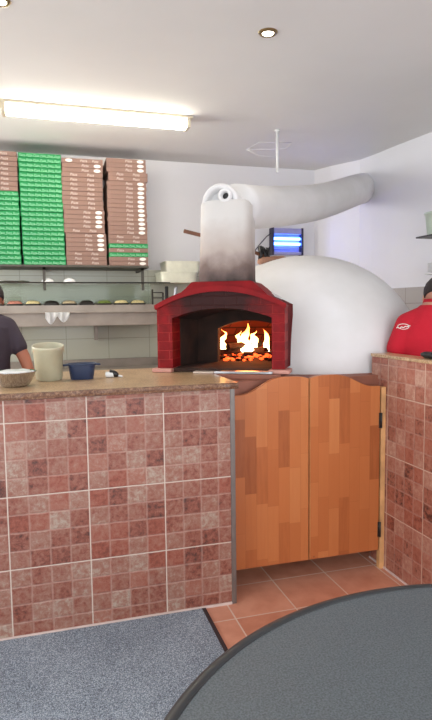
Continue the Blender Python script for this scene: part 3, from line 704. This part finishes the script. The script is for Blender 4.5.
# ------------------------------------------------------------------ back wall: shelves, boxes, topping unit
t = thing('wall_shelf', 'long metal shelf on the back wall under the pizza boxes', 'shelf', (-1.1, 3.05, 1.87))
b = bm_new(); box(b, -2.0, 1.32, -0.41, 0.0, -0.018, 0.0, 0.002); finish('shelf_board', b, 'shelf_dark', t)
for x in (-0.95, 0.40, 1.27):
    b = bm_new(); box(b, x - .012, x + .012, -0.36, -0.335, -0.22, -0.018); box(b, x - .012, x + .012, -0.36, -0.002, -0.04, -0.018); finish('bracket', b, 'shelf_dark', t)
txt = text_faces('Pizza', 0.034); txt_s = text_faces('Pizza', 0.031)
def pizza_box(kind):
    W_, D_, H_ = 0.352, 0.352, 0.0390
    b = bm_new(); box(b, -W_ / 2, W_ / 2, 0, D_, 0.0, H_, 0.0035); y = -0.0006
    # lid lip standing a hair proud of the tray
    box(b, -W_ / 2 + .004, W_ / 2 - .004, -0.0005, 0.001, 0.008, H_ - .001)
    def T(tf, cx, s=1.0): put_text(b, tf, lambda v: (cx + v.x * s, y - 0.0006, H_ / 2 + v.y * s), 1)
    def oval(cx, mi):
        vs = [b.verts.new((cx + 0.030 * math.cos(2 * PI * i / 20), y - 0.0008, H_ / 2 + 0.0145 * math.sin(2 * PI * i / 20))) for i in range(20)]
        b.faces.new(vs).material_index = mi
    if kind == 'two': T(txt, -0.075, .9); T(txt, 0.07, .9)
    elif kind == 'right': T(txt, 0.02, .9); oval(0.125, 2)
    elif kind == 'left': oval(-0.115, 2); T(txt, 0.01, .9); T(txt_s, 0.11, .9)
    else:
        for k in range(6): T(txt_s, -0.145 + k * 0.058, 0.8)
        # wavy printed line
        pr = None
        for k in range(41):
            x = -0.165 + 0.33 * k / 40; z = 0.008 + 0.003 * math.sin(k * 1.1); cur = (b.verts.new((x, y - .0006, z)), b.verts.new((x, y - .0006, z + .003)))
            if pr: b.faces.new((pr[0], cur[0], cur[1], pr[1])).material_index = 1
            pr = cur
    mats = ['green_card', 'green_print', 'sticker'] if kind == 'green' else ['brown_card', 'print', 'sticker']
    return finish('pizza_box', b, mats)
protos = {}
def place_box(kind, x, y, z, rz, label, group):
    if kind not in protos: o = protos[kind] = pizza_box(kind)
    else: o = protos[kind].copy(); C.objects.link(o)
    o.location = (x, y, z); o.rotation_euler = (0, 0, rz); tag(o, label, 'pizza box', group)
random.seed(5)
def ordinal(i, n):
    if i == 0: return 'lowest of'
    if i == n - 1: return 'topmost of'
    words = ['', 'second', 'third', 'fourth', 'fifth', 'sixth', 'seventh', 'eighth', 'ninth', 'tenth', 'eleventh', 'twelfth', 'thirteenth']
    return (words[i] + ' from bottom in') if i <= n // 2 else (words[n - 1 - i] + ' from top in')
stacks = [
    (-1.062, ['green'] * 15 + ['two'] * 8, 'the leftmost stack, cut by the photo edge', 'pizza boxes in the leftmost stack'),
    (-0.690, ['green'] * 23, 'the all-green stack', 'pizza boxes in the all-green stack'),
    (-0.330, ['two', 'two', 'two', 'right', 'right', 'right', 'right', 'two', 'right', 'right', 'right', 'right', 'two', 'two', 'two', 'two', 'two', 'two', 'two', 'two', 'right', 'right', 'left'], 'the all-brown stack', 'pizza boxes in the all-brown stack'),
    (0.044, ['right', 'right', 'green', 'two', 'green', 'two', 'two', 'right', 'right', 'right', 'right', 'right', 'right', 'right', 'right', 'right', 'right', 'right', 'right', 'two', 'two', 'right', 'right', 'right'], 'the rightmost, mixed stack', 'pizza boxes in the rightmost stack')]
for si, (sx, kinds, where, grp) in enumerate(stacks):
    n = len(kinds); off = 0; step = (0.0413, 0.0413, 0.0402, 0.0394)[si]
    for i, k in enumerate(kinds):
        if si == 2 and i in (7, 12, 20): off = {7: -0.012, 12: -0.020, 20: -0.014}[i]
        if si == 3: off = 0 if i < 7 else (-0.004 if i < 19 else (0.010 if i < 21 else -0.002))
        if si == 1: off = -0.0006 * i
        kd = 'green' if k == 'green' else 'brown'
        place_box(k, sx + off + random.uniform(-.003, .003), 2.66 + random.uniform(-.004, .006), 1.871 + i * step, random.uniform(-.006, .006),
                  '%s pizza box, %s %s' % (kd, ordinal(i, n), where), grp)

# second, glass shelf with odds and ends
t = thing('glass_shelf', 'thin glass shelf with a metal front rod below the pizza boxes', 'shelf', (-0.9, 3.05, 1.715))
b = bm_new(); box(b, -1.6, 1.30, -0.38, 0.0, 0.0, 0.006); finish('glass_board', b, 'guard_glass', t)
b = bm_new(); cyl(b, (-1.6, -0.385, 0.003), (1, 0, 0), 0.006, 2.92, 10); finish('front_rod', b, 'dark_steel', t)
def bowl_down(x, label):
    b = bm_new(); lathe(b, [(0.058, 0.0), (0.055, 0.012), (0.045, 0.028), (0.026, 0.036), (0.022, 0.042), (0.001, 0.042)], n=28); tag(finish('bowl', b, 'ceramic', loc=(x, 2.74, 1.7212)), label, 'bowl', 'upturned bowls on the glass shelf')
bowl_down(-0.672, 'small white bowl upturned on the glass shelf, nearer the dark bracket'); bowl_down(-0.484, 'small white bowl upturned on the glass shelf, right of its twin')
b = bm_new(); lathe(b, [(0.10, 0.0), (0.15, 0.012), (0.152, 0.016), (0.10, 0.006), (0.001, 0.005)], n=40); tag(finish('tray', b, 'steel', loc=(-0.98, 2.83, 1.7212)), 'flat round metal tray on the glass shelf at the left', 'tray')
def crate(x0, x1, y0, y1, z, h, label):
    b = bm_new(); T_ = 0.006
    rs = [ring(b, ((x0 + x1) / 2, (y0 + y1) / 2, z + dz), (0, 0, 1), (x1 - x0) / 2 * k - ins, (y1 - y0) / 2 * k - ins, 40, up=(0, 1, 0), sq=9) for dz, k, ins in
          ((0, .93, 0), (h - .014, .98, 0), (h - .014, 1.0, 0), (h, 1.0, 0), (h, .98, T_), (T_, .93, T_))]
    loft(b, rs); return tag(smooth_angle(finish('plastic_crate', b, 'tub_plastic')), label, 'crate', 'stacked plastic crates by the stack')
crate(0.335, 0.70, 2.69, 3.03, 1.7212, 0.10, 'pale plastic crate, lower of the pair left of the oven stack')
crate(0.385, 0.73, 2.70, 3.02, 1.8222, 0.10, 'pale plastic crate, upper of the pair left of the oven stack')

# topping unit fixed to the wall
t = thing('topping_unit', 'stainless topping rail with a glass guard on the back wall', 'food prep unit', (-0.7, 2.98, 1.33))
b = bm_new(); box(b, -1.6, 1.02, -0.23, 0.06, 0.0, 0.118, 0.003); finish('steel_body', b, 'steel_dull', t)
b = bm_new(); box(b, -1.6, 1.02, -0.26, 0.06, 0.118, 0.132, 0.003); finish('steel_ledge', b, 'steel_dull', t)
b = bm_new(); box(b, -1.6, 1.02, -0.205, -0.195, 0.132, 0.190); box(b, -1.6, 1.02, 0.045, 0.06, 0.132, 0.20); finish('pan_rail', b, 'steel_dull', t)
b = bm_new(); box(b, -1.6, 1.0, 0.035, 0.04, 0.20, 0.384); finish('glass_guard', b, 'guard_glass', t)
b = bm_new(); box(b, 0.44, 0.47, -0.04, 0.07, -0.14, 0.0); finish('bracket', b, 'steel_dull', t)
names = [('mushroom', 'sliced mushrooms'), ('ham', 'diced ham'), ('cheese', 'grated cheese'), ('olives', 'black olives'), ('mushroom', 'brown slices'), ('olives', 'dark topping'), ('peppers', 'green topping'), ('cheese', 'pale shredded topping'), ('cheese', 'yellow topping')]
places = ['at the left photo edge', 'just right of the dark-shirted worker', 'above the hanging white paper', 'second pan right of the hanging paper', 'in the middle of the rail', 'right of the middle of the rail', 'third from the red arch', 'second from the red arch', 'nearest the red arch']
for i, ((k, nm), pl) in enumerate(zip(names, places)):
    x = -1.12 + i * 0.158; r_ = thing('topping_pan', 'small steel pan of %s %s' % (nm, pl), 'pan', (x, 2.86, 1.463), 0, 'topping pans in the rail')
    b = bm_new(); rs = [ring(b, (0, 0, z), (0, 0, 1), 0.072 * q, 0.06 * q, 24, up=(0, 1, 0), sq=5) for z, q in ((0, .85), (.068, .97), (.07, 1.04), (.073, 1.04), (.073, .95), (.05, .9))]
    loft(b, rs); smooth_angle(finish('pan', b, 'dark_steel', r_))
    b = bm_new(); rs = [ring(b, (0, 0, z), (0, 0, 1), 0.066 * q, 0.055 * q, 18, up=(0, 1, 0), sq=4) for z, q in ((.05, 1), (.074, .98), (.094, .75), (.100, .3))]
    loft(b, rs)
    for v in b.verts: v.co.z += noise.noise(v.co * 60 + Vector((i, 0, 0))) * 0.006
    finish('filling', b, k, r_)
# paper hanging from the ledge
b = bm_new(); nx = 18; g = []
def edge_z(s): return -0.030 - 0.075 * abs(math.sin(PI * (s * 1.9 + 0.08))) * (1 if s < .55 else .8)
for j in range(8):
    g.append([b.verts.new((-0.105 + 0.21 * i / nx, -0.012 * math.sin(j / 7 * 2.4) + 0.006 * math.sin(i * 1.4), edge_z(i / nx) * (j / 7) + .002)) for i in range(nx + 1)])
for a, c in zip(g, g[1:]):
    for i in range(nx): b.faces.new((a[i], a[i + 1], c[i + 1], c[i])).smooth = True
bmesh.ops.solidify(b, geom=b.faces[:], thickness=0.0015)
tag(finish('paper_sheet', b, 'paper', loc=(-0.60, 2.705, 1.455)), 'crumpled white paper hanging from the steel ledge', 'paper')
# rack with knives
t = thing('utensil_rack', 'small dark wire rack behind the left of the red arch', 'rack', (0.325, 2.80, 1.462))
b = bm_new()
for x, z0_, z1_ in ((-0.05, 0, .20), (0.05, 0.02, .17)): cyl(b, (x, 0, z0_), (0, 0, 1), 0.009, z1_ - z0_, 10)
for z in (0.12, 0.17): cyl(b, (-0.05, 0, z), (1, 0, 0), 0.005, 0.10, 8)
finish('frame', b, 'dark_steel', t)
def knife(x, hm, label, tilt):
    t = thing('knife', label, 'knife', (x, 2.83, 1.462), 0, 'knives standing by the wire rack'); t.rotation_euler = (0, tilt, 0)
    b = bm_new(); box(b, -0.018, 0.018, -0.001, 0.001, 0.0, 0.11, 0.0005); finish('blade', b, 'steel', t)
    b = bm_new(); rs = [ring(b, (0, 0, z), (0, 0, 1), w_, 0.009, 14, up=(0, 1, 0), sq=3) for z, w_ in ((.105, .013), (.12, .017), (.20, .016), (.222, .018), (.23, .012))]; loft(b, rs); finish('handle', b, hm, t)
knife(0.415, 'black', 'knife with a thick black handle standing in the wire rack', 0.02); knife(0.485, 'steel', 'knife with a pale steel handle right of the black-handled one', 0.12)

# back workbench below
t = thing('work_bench', 'low stainless work bench along the back wall', 'bench', (-0.9, 2.7, 0))
b = bm_new(); box(b, -2.0, 1.4, -0.35, 0.345, 0.89, 0.925, 0.004); finish('bench_top', b, 'steel_dull', t)
b = bm_new(); box(b, -2.0, 1.4, 0.325, 0.345, 0.925, 1.0, 0.002); finish('upstand', b, 'steel_dull', t)
for x in (-1.9, -0.2, 1.3):
    for y in (-0.3, 0.3):
        b = bm_new(); box(b, x - .02, x + .02, y - .02, y + .02, 0, 0.89); finish('leg', b, 'steel_dull', t)
b = bm_new(); box(b, -1.9, 1.3, -0.3, 0.3, 0.22, 0.24); finish('lower_shelf', b, 'steel_dull', t)

# ------------------------------------------------------------------ things on the granite worktop
t = thing('mixing_bowl', 'shiny steel mixing bowl holding dough at the left of the worktop', 'bowl', (-0.845, 0.22, 1.111))
b = bm_new(); lathe(b, [(0.050, 0.0), (0.062, 0.006), (0.080, 0.030), (0.092, 0.062), (0.101, 0.070), (0.101, 0.0725), (0.090, 0.066), (0.078, 0.032), (0.058, 0.010), (0.001, 0.008)], n=48); finish('bowl_shell', b, 'mirror_steel', t)
b = bm_new(); lathe(b, [(0.080, 0.045), (0.084, 0.060), (0.070, 0.074), (0.040, 0.080), (0.001, 0.081)], n=32)
for v in b.verts: v.co.z += noise.noise(v.co * 25) * 0.006 if v.co.z > .05 else 0
finish('dough', b, 'ceramic', t)
t = thing('bucket', 'round off-white plastic bucket on the worktop between the bowl and blue basket', 'bucket', (-0.690, 0.42, 1.111))
t.scale = (0.96, 0.96, 1.07); t.rotation_euler = (R(9), 0, 0); t.location.z += 0.0095
b = bm_new(); lathe(b, [(0.066, 0.0), (0.069, 0.004), (0.076, 0.135), (0.079, 0.137), (0.080, 0.150), (0.082, 0.152), (0.082, 0.160), (0.079, 0.162), (0.074, 0.160), (0.066, 0.006), (0.001, 0.005)], n=48); finish('bucket_shell', b, 'white_plastic', t)
for x in (-0.084, 0.078):
    b = bm_new(); box(b, x, x + 0.006, -0.010, 0.010, 0.125, 0.147, 0.002); finish('handle_lug', b, 'white_plastic', t)
t = thing('basket', 'dark blue plastic basin with side handles on the worktop', 'basin', (-0.526, 0.42, 1.111))
b = bm_new(); rs = [ring(b, (0, 0, z), (0, 0, 1), w_, w_ * 0.8, 36, up=(0, 1, 0), sq=3.2) for z, w_ in ((0, .056), (.004, .058), (.072, .068), (.074, .074), (.080, .075), (.082, .072), (.078, .066), (.006, .056))]
loft(b, rs); smooth_angle(finish('basin_shell', b, 'blue_plastic', t))
for s in (-1, 1):
    b = bm_new(); tube(b, [(s * .068, -.022, .076), (s * .090, -.018, .074), (s * .093, 0, .073), (s * .090, .018, .074), (s * .068, .022, .076)], 0.0045, 8); finish('handle', b, 'blue_plastic', t)
t = thing('dough_cutter', 'small black and white gadget lying on the worktop beside the red arch', 'tool', (-0.372, 0.42, 1.111), R(-15))
b = bm_new(); rs = [ring(b, (x, 0, 0.016), (1, 0, 0), r_, r_, 18) for x, r_ in ((-.034, .010), (-.03, .0155), (.006, .0155), (.010, .012))]; loft(b, rs); finish('white_cap', b, 'ceramic', t)
b = bm_new(); rs = [ring(b, (x, 0.004, 0.017 + z), (1, 0, 0.0), r_, r_, 18) for x, r_, z in ((-.012, .013, .012), (.012, .018, .003), (.026, .014, -.001), (.034, .008, -.006))]; loft(b, rs); finish('black_body', b, 'black', t)
b = bm_new(); tube(b, [(.034, 0.0, .009), (.048, -.004, .007), (.056, -.004, .0055)], [.0055, .005, .004], 10); finish('tip', b, 'ceramic', t)

# ------------------------------------------------------------------ shelves on the right wall
def side_shelf(z, y0, y1, depth, mat, label):
    t = thing('side_shelf', label, 'shelf', (RX, (y0 + y1) / 2, z)); h = (y1 - y0) / 2
    b = bm_new(); box(b, -depth, 0.0, -h, h, -0.012, 0.0, 0.002); finish('shelf_board', b, mat, t)
    for y in (-h + .15, h - .15):
        b = bm_new(); box(b, -depth * .7, 0, y - .01, y + .01, -0.03, -0.012); box(b, -0.012, 0, y - .01, y + .01, -0.14, -0.012); finish('bracket', b, mat, t)
side_shelf(2.035, 0.2, 1.50, 0.22, 'shelf_dark', 'upper dark shelf on the right wall holding a pale tub')
side_shelf(1.735, 0.2, 1.40, 0.20, 'ceramic', 'lower white shelf on the right wall holding plates')
t = thing('tub', 'pale green plastic tub on the upper shelf of the right wall', 'tub', (2.352, 1.38, 2.035))
b = bm_new(); lathe(b, [(0.078, 0.0), (0.082, 0.004), (0.100, 0.165), (0.108, 0.168), (0.108, 0.182), (0.102, 0.184), (0.097, 0.165), (0.078, 0.006), (0.001, 0.005)], n=40); finish('tub_shell', b, 'green_tub', t)
def plate(i, r, where):
    b = bm_new(); lathe(b, [(r * .55, 0), (r * .6, .002), (r, .012), (r, .0145), (r * .62, .006), (.001, .005)], n=40)
    tag(finish('plate', b, 'ceramic', loc=(2.345, 1.31, 1.735 + i * 0.0105)), 'white plate, %s the stack on the lower right shelf' % where, 'plate', 'plates stacked on the lower right shelf')
for i, wd in enumerate(['lowest in', 'second from bottom in', 'third from bottom in', 'middle one of', 'third from top in', 'second from top in', 'topmost in']): plate(i, 0.108, wd)

# ------------------------------------------------------------------ people
def capsule(b, p0, p1, r0, r1, n=16, e0=1.0, e1=1.0, up=(0, 1, 0)):
    p0, p1 = Vector(p0), Vector(p1); d = (p1 - p0); L = d.length; d.normalize(); rs = []
    for a in (-75, -50, -25): rs.append((p0 + d * (r0 * math.sin(R(a))), r0 * math.cos(R(a)), e0))
    for s in (0, .25, .5, .75, 1): rs.append((p0.lerp(p1, s), r0 + (r1 - r0) * s, e0 + (e1 - e0) * s))
    for a in (25, 50, 75): rs.append((p1 + d * (r1 * math.sin(R(a))), r1 * math.cos(R(a)), e1))
    loft(b, [ring(b, c, d, r * e, r, n, up=up) for c, r, e in rs])
def remesh(name, b, mat, parent, voxel=0.008, smooth=6, loc=None):
    o = finish(name, b, mat, parent); md = o.modifiers.new('r', 'REMESH'); md.mode = 'VOXEL'; md.voxel_size = voxel; md.use_smooth_shade = True
    s = o.modifiers.new('s', 'SMOOTH'); s.iterations = smooth; s.factor = 0.5
    dg = bpy.context.evaluated_depsgraph_get(); me = bpy.data.meshes.new_from_object(o.evaluated_get(dg)); o.modifiers.clear(); old = o.data; o.data = me; bpy.data.meshes.remove(old)
    if not me.materials: me.materials.append(M[mat])
    for p in me.polygons: p.use_smooth = True
    return o
def eloft(b, rows, n=28, sq=2.3):
    """rows: (x, y, z, half width, half depth)"""
    loft(b, [ring(b, (x, y, z), (0, 0, 1), hw, hd, n, up=(0, 1, 0), sq=sq) for x, y, z, hw, hd in rows])
def person(label, loc, rotz, skin, shirt, trousers, head_at, head_dir, arms, lean, s=1.0, collar=False):
    """local frame: faces +y. arms: list of (side, elbow, wrist, hand direction)"""
    t = thing('person', label, 'person', loc, rotz)
    hx, hy, hz = head_at; H = Vector(head_at); lx, ly = lean      # lean: offset of the shoulders from the hips
    def T(z): q = max(0, (z - 0.95) / 0.5); return lx * q, ly * q
    b = bm_new()
    # trunk, neck
    rows = [(0.86, .15, .10), (0.95, .165, .115), (1.05, .150, .105), (1.15, .155, .11), (1.28, .175, .12), (1.37, .165, .112), (1.44, .11, .085), (1.49, .07, .06)]
    eloft(b, [(T(z)[0], T(z)[1], z, hw, hd) for z, hw, hd in rows])
    nx, ny = T(1.46); capsule(b, (nx, ny, 1.44), H + Vector((0, -.01, -.07)), .058, .054, e0=1.0)
    # head: skull, jaw, nose, ears, brow
    q = Vector(head_dir).normalized(); rot = q.to_track_quat('Y', 'Z').to_matrix().to_4x4(); MH = Matrix.Translation(H) @ rot
    def ell(c, r, seg=20): bmesh.ops.create_uvsphere(b, u_segments=seg, v_segments=seg // 2 + 2, radius=1, matrix=MH @ Matrix.Translation(c) @ Matrix.Diagonal((*r, 1)))
    ell((0, -.012, .025), (.075, .096, .090)); ell((0, .022, -.040), (.056, .066, .075)); ell((0, .068, -.090), (.026, .022, .020)); ell((0, .086, .018), (.048, .016, .012))
    ell((0, .103, -.018), (.012, .020, .022)); ell((0, .092, -.055), (.024, .012, .006)); ell((0, .090, -.067), (.021, .012, .007)); ell((0, .097, .003), (.008, .012, .025))
    for sx in (-1, 1): ell((sx * .076, -.008, -.008), (.010, .020, .032)); ell((sx * .04, .07, -.03), (.022, .022, .022))
    # legs, feet
    for sx in (-1, 1):
        capsule(b, (sx * .09, 0, .86), (sx * .10, .01, .48), .085, .052); capsule(b, (sx * .10, .005, .48), (sx * .105, -.01, .10), .052, .038)
        capsule(b, (sx * .105, -.03, .055), (sx * .115, .12, .04), .040, .032)
    # arms and hands
    for side, el, wr, hd in arms:
        sh = Vector((nx + side * .168, ny, 1.365)); el = Vector(el); wr = Vector(wr)
        capsule(b, sh, el, .052, .040); capsule(b, el, wr, .041, .027)
        d = Vector(hd).normalized(); pv = Vector((0, 1, 0)) if abs(d.y) < .8 else Vector((0, 0, 1)); u = d.cross(pv).normalized(); v = u.cross(d)
        capsule(b, wr, wr + d * .045, .026, .030); capsule(b, wr + d * .03 - u * .018, wr + d * .085 - u * .024, .017, .015); capsule(b, wr + d * .03 + u * .018, wr + d * .085 + u * .024, .017, .015); capsule(b, wr + d * .05, wr + d * .088, .018, .017)
        for k, L in ((-1.5, .066), (-.5, .080), (.5, .085), (1.5, .074)):
            f0 = wr + d * .088 + u * (k * .0185); f1 = f0 + d * (L * .45) + v * (.006) + u * (k * .002); f2 = f1 + d * (L * .33) + v * .014; f3 = f2 + d * (L * .16) + v * .014
            capsule(b, f0, f1, .0088, .0082, 10); capsule(b, f1, f2, .0082, .0076, 10); capsule(b, f2, f3, .0076, .0070, 10)
        th0 = wr + d * .030 + u * .022; th1 = th0 + u * .026 + d * .026 + v * .010; th2 = th1 + u * .010 + d * .030 + v * .010
        capsule(b, th0, th1, .0125, .011, 10); capsule(b, th1, th2, .0105, .009, 10)
    remesh('body', b, skin, t, 0.0055, 3)
    # hair: cap over the back and crown of the skull
    b = bm_new(); bmesh.ops.create_uvsphere(b, u_segments=32, v_segments=20, radius=1, matrix=Matrix.Diagonal((.081, .102, .097, 1)))
    bmesh.ops.delete(b, geom=[v for v in b.verts if v.co.z < -.052 or (v.co.y > .02 and v.co.z < .045) or (v.co.y > -.01 and v.co.z < 0.0)], context='VERTS')
    for v in b.verts: v.co += v.co.normalized() * (noise.noise(v.co * 70) * .003)
    bmesh.ops.transform(b, matrix=MH @ Matrix.Translation((0, -.012, .025)), verts=b.verts); bmesh.ops.solidify(b, geom=b.faces[:], thickness=0.006)
    finish('hair', b, 'hair', t, smooth=True)
    for sx in (-1, 1):
        b = bm_new(); bmesh.ops.create_uvsphere(b, u_segments=14, v_segments=10, radius=.0115, matrix=MH @ Matrix.Translation((sx * .030, .083, .000)))
        for f in b.faces:
            f.smooth = True
        finish('eye', b, 'eye', t)
    # shirt
    b = bm_new()
    rows = [(0.88, .182, .130), (0.95, .186, .135), (1.05, .178, .128), (1.15, .180, .130), (1.28, .196, .138), (1.36, .186, .128), (1.42, .140, .104), (1.475, .088, .080)]
    eloft(b, [(T(z)[0], T(z)[1], z, hw, hd) for z, hw, hd in rows])
    for side, el, wr, hd in arms:
        sh = Vector((nx + side * .166, ny, 1.365)); el = Vector(el); k = .68; capsule(b, sh, sh.lerp(el, k), .066, .060); capsule(b, (nx + side * .06, ny, 1.415), sh, .060, .066)
    shirt_mesh = remesh('shirt', b, shirt, t, 0.008, 8)
    if collar:
        b = bm_new(); pr = [(.072, 1.462), (.078, 1.466), (.070, 1.505), (.064, 1.503)]; dx, dy = Vector((hx, hy, 0)).lerp(Vector((nx, ny, 0)), .62).xy; rs = []
        for r_, z in ((.088, 1.452), (.080, 1.470), (.070, 1.508), (.064, 1.508), (.070, 1.470)): rs.append(ring(b, (dx * 1.0 + 0, dy, z), (0, 0, 1), r_ * 1.05, r_, 32, up=(0, 1, 0)))
        loft(b, rs, (False, False)); finish('collar', b, shirt, shirt_mesh)
    # trousers and shoes
    b = bm_new(); eloft(b, [(0, 0, z, hw, hd) for z, hw, hd in [(0.78, .16, .115), (0.86, .175, .125), (0.95, .176, .126), (1.00, .168, .12)]])
    for sx in (-1, 1): capsule(b, (sx * .092, 0, .85), (sx * .102, .01, .48), .098, .070); capsule(b, (sx * .102, .008, .48), (sx * .106, -.008, .12), .070, .055)
    remesh('trousers', b, trousers, t, 0.010, 6)
    for sx in (-1, 1):
        b = bm_new(); rs = [ring(b, (sx * .11, y, z), (0, 1, 0), w_, h_, 20, sq=2.6) for y, w_, h_, z in ((-.085, .028, .028, .036), (-.07, .042, .042, .044), (0, .045, .05, .052), (.07, .050, .038, .040), (.14, .046, .030, .032), (.175, .026, .018, .022))]
        loft(b, rs); finish('shoe', b, 'shoe', t)
    return t
person('person in a dark plum t-shirt seen from behind at the left edge', (-1.11, 1.38, 0), R(6), 'skin', 'tee', 'jeans',
       (0.075, 0.095, 1.545), (-0.35, 0.9, -0.35), [(1, (0.262, -0.02, 1.17), (0.315, -0.12, 0.99), (0.1, -0.3, -1)), (-1, (-0.25, 0.05, 1.16), (-0.22, 0.22, 1.02), (0.1, .8, -.5))], (0.0, 0.03))
pr_ = person('person in a red polo shirt seen from behind beyond the half wall', (1.425, 0.185, 0), R(-18), 'skin_light', 'polo', 'black_cloth',
       (0.064, 0.115, 1.515), (0.45, 0.8, -0.55), [(1, (0.27, 0.05, 1.17), (0.22, 0.15, 1.06), (0, .9, -.4)), (-1, (-0.22, 0.04, 1.16), (-0.14, 0.14, 1.06), (0.2, .8, -.4))], (0.03, 0.04), collar=True)
# oval emblem printed on the back of the left shoulder
b = bm_new()
def back_pt(x, z): return Vector((x, -0.124 + 0.55 * (x + 0.02) ** 2 + (z - 1.33) * 0.10, z))
def band(pts, w_):
    pv = None
    for i, (x, z) in enumerate(pts):
        n0 = pts[min(i + 1, len(pts) - 1)]; p0 = pts[max(i - 1, 0)]; d = Vector((n0[0] - p0[0], n0[1] - p0[1])).normalized(); nn = Vector((-d.y, d.x)) * w_
        c = (b.verts.new(back_pt(x + nn.x, z + nn.y)), b.verts.new(back_pt(x - nn.x, z - nn.y)))
        if pv: b.faces.new((pv[0], c[0], c[1], pv[1]))
        pv = c
ec = (-0.172, 1.352)
band([(ec[0] + .026 * math.cos(a), ec[1] + .015 * math.sin(a)) for a in [2 * PI * i / 36 for i in range(37)]], .0016)
band([(ec[0] - .032 + .064 * i / 30, ec[1] + .004 * math.sin(i * .75) * (1 - i / 45) - .010 + .014 * i / 30) for i in range(31)], .0022)
dg = bpy.context.evaluated_depsgraph_get(); shirt_o = [c for c in pr_.children if c.name.startswith('shirt')][0]
emblem = finish('emblem', b, 'sticker', shirt_o); emblem['label'] = 'white oval emblem with a scribbled word'
for v in emblem.data.vertices:
    hit, co, nr, _ = shirt_o.ray_cast(Vector((v.co.x, -0.6, v.co.z)), Vector((0, 1, 0)))
    if hit: v.co = co + nr * 0.0015
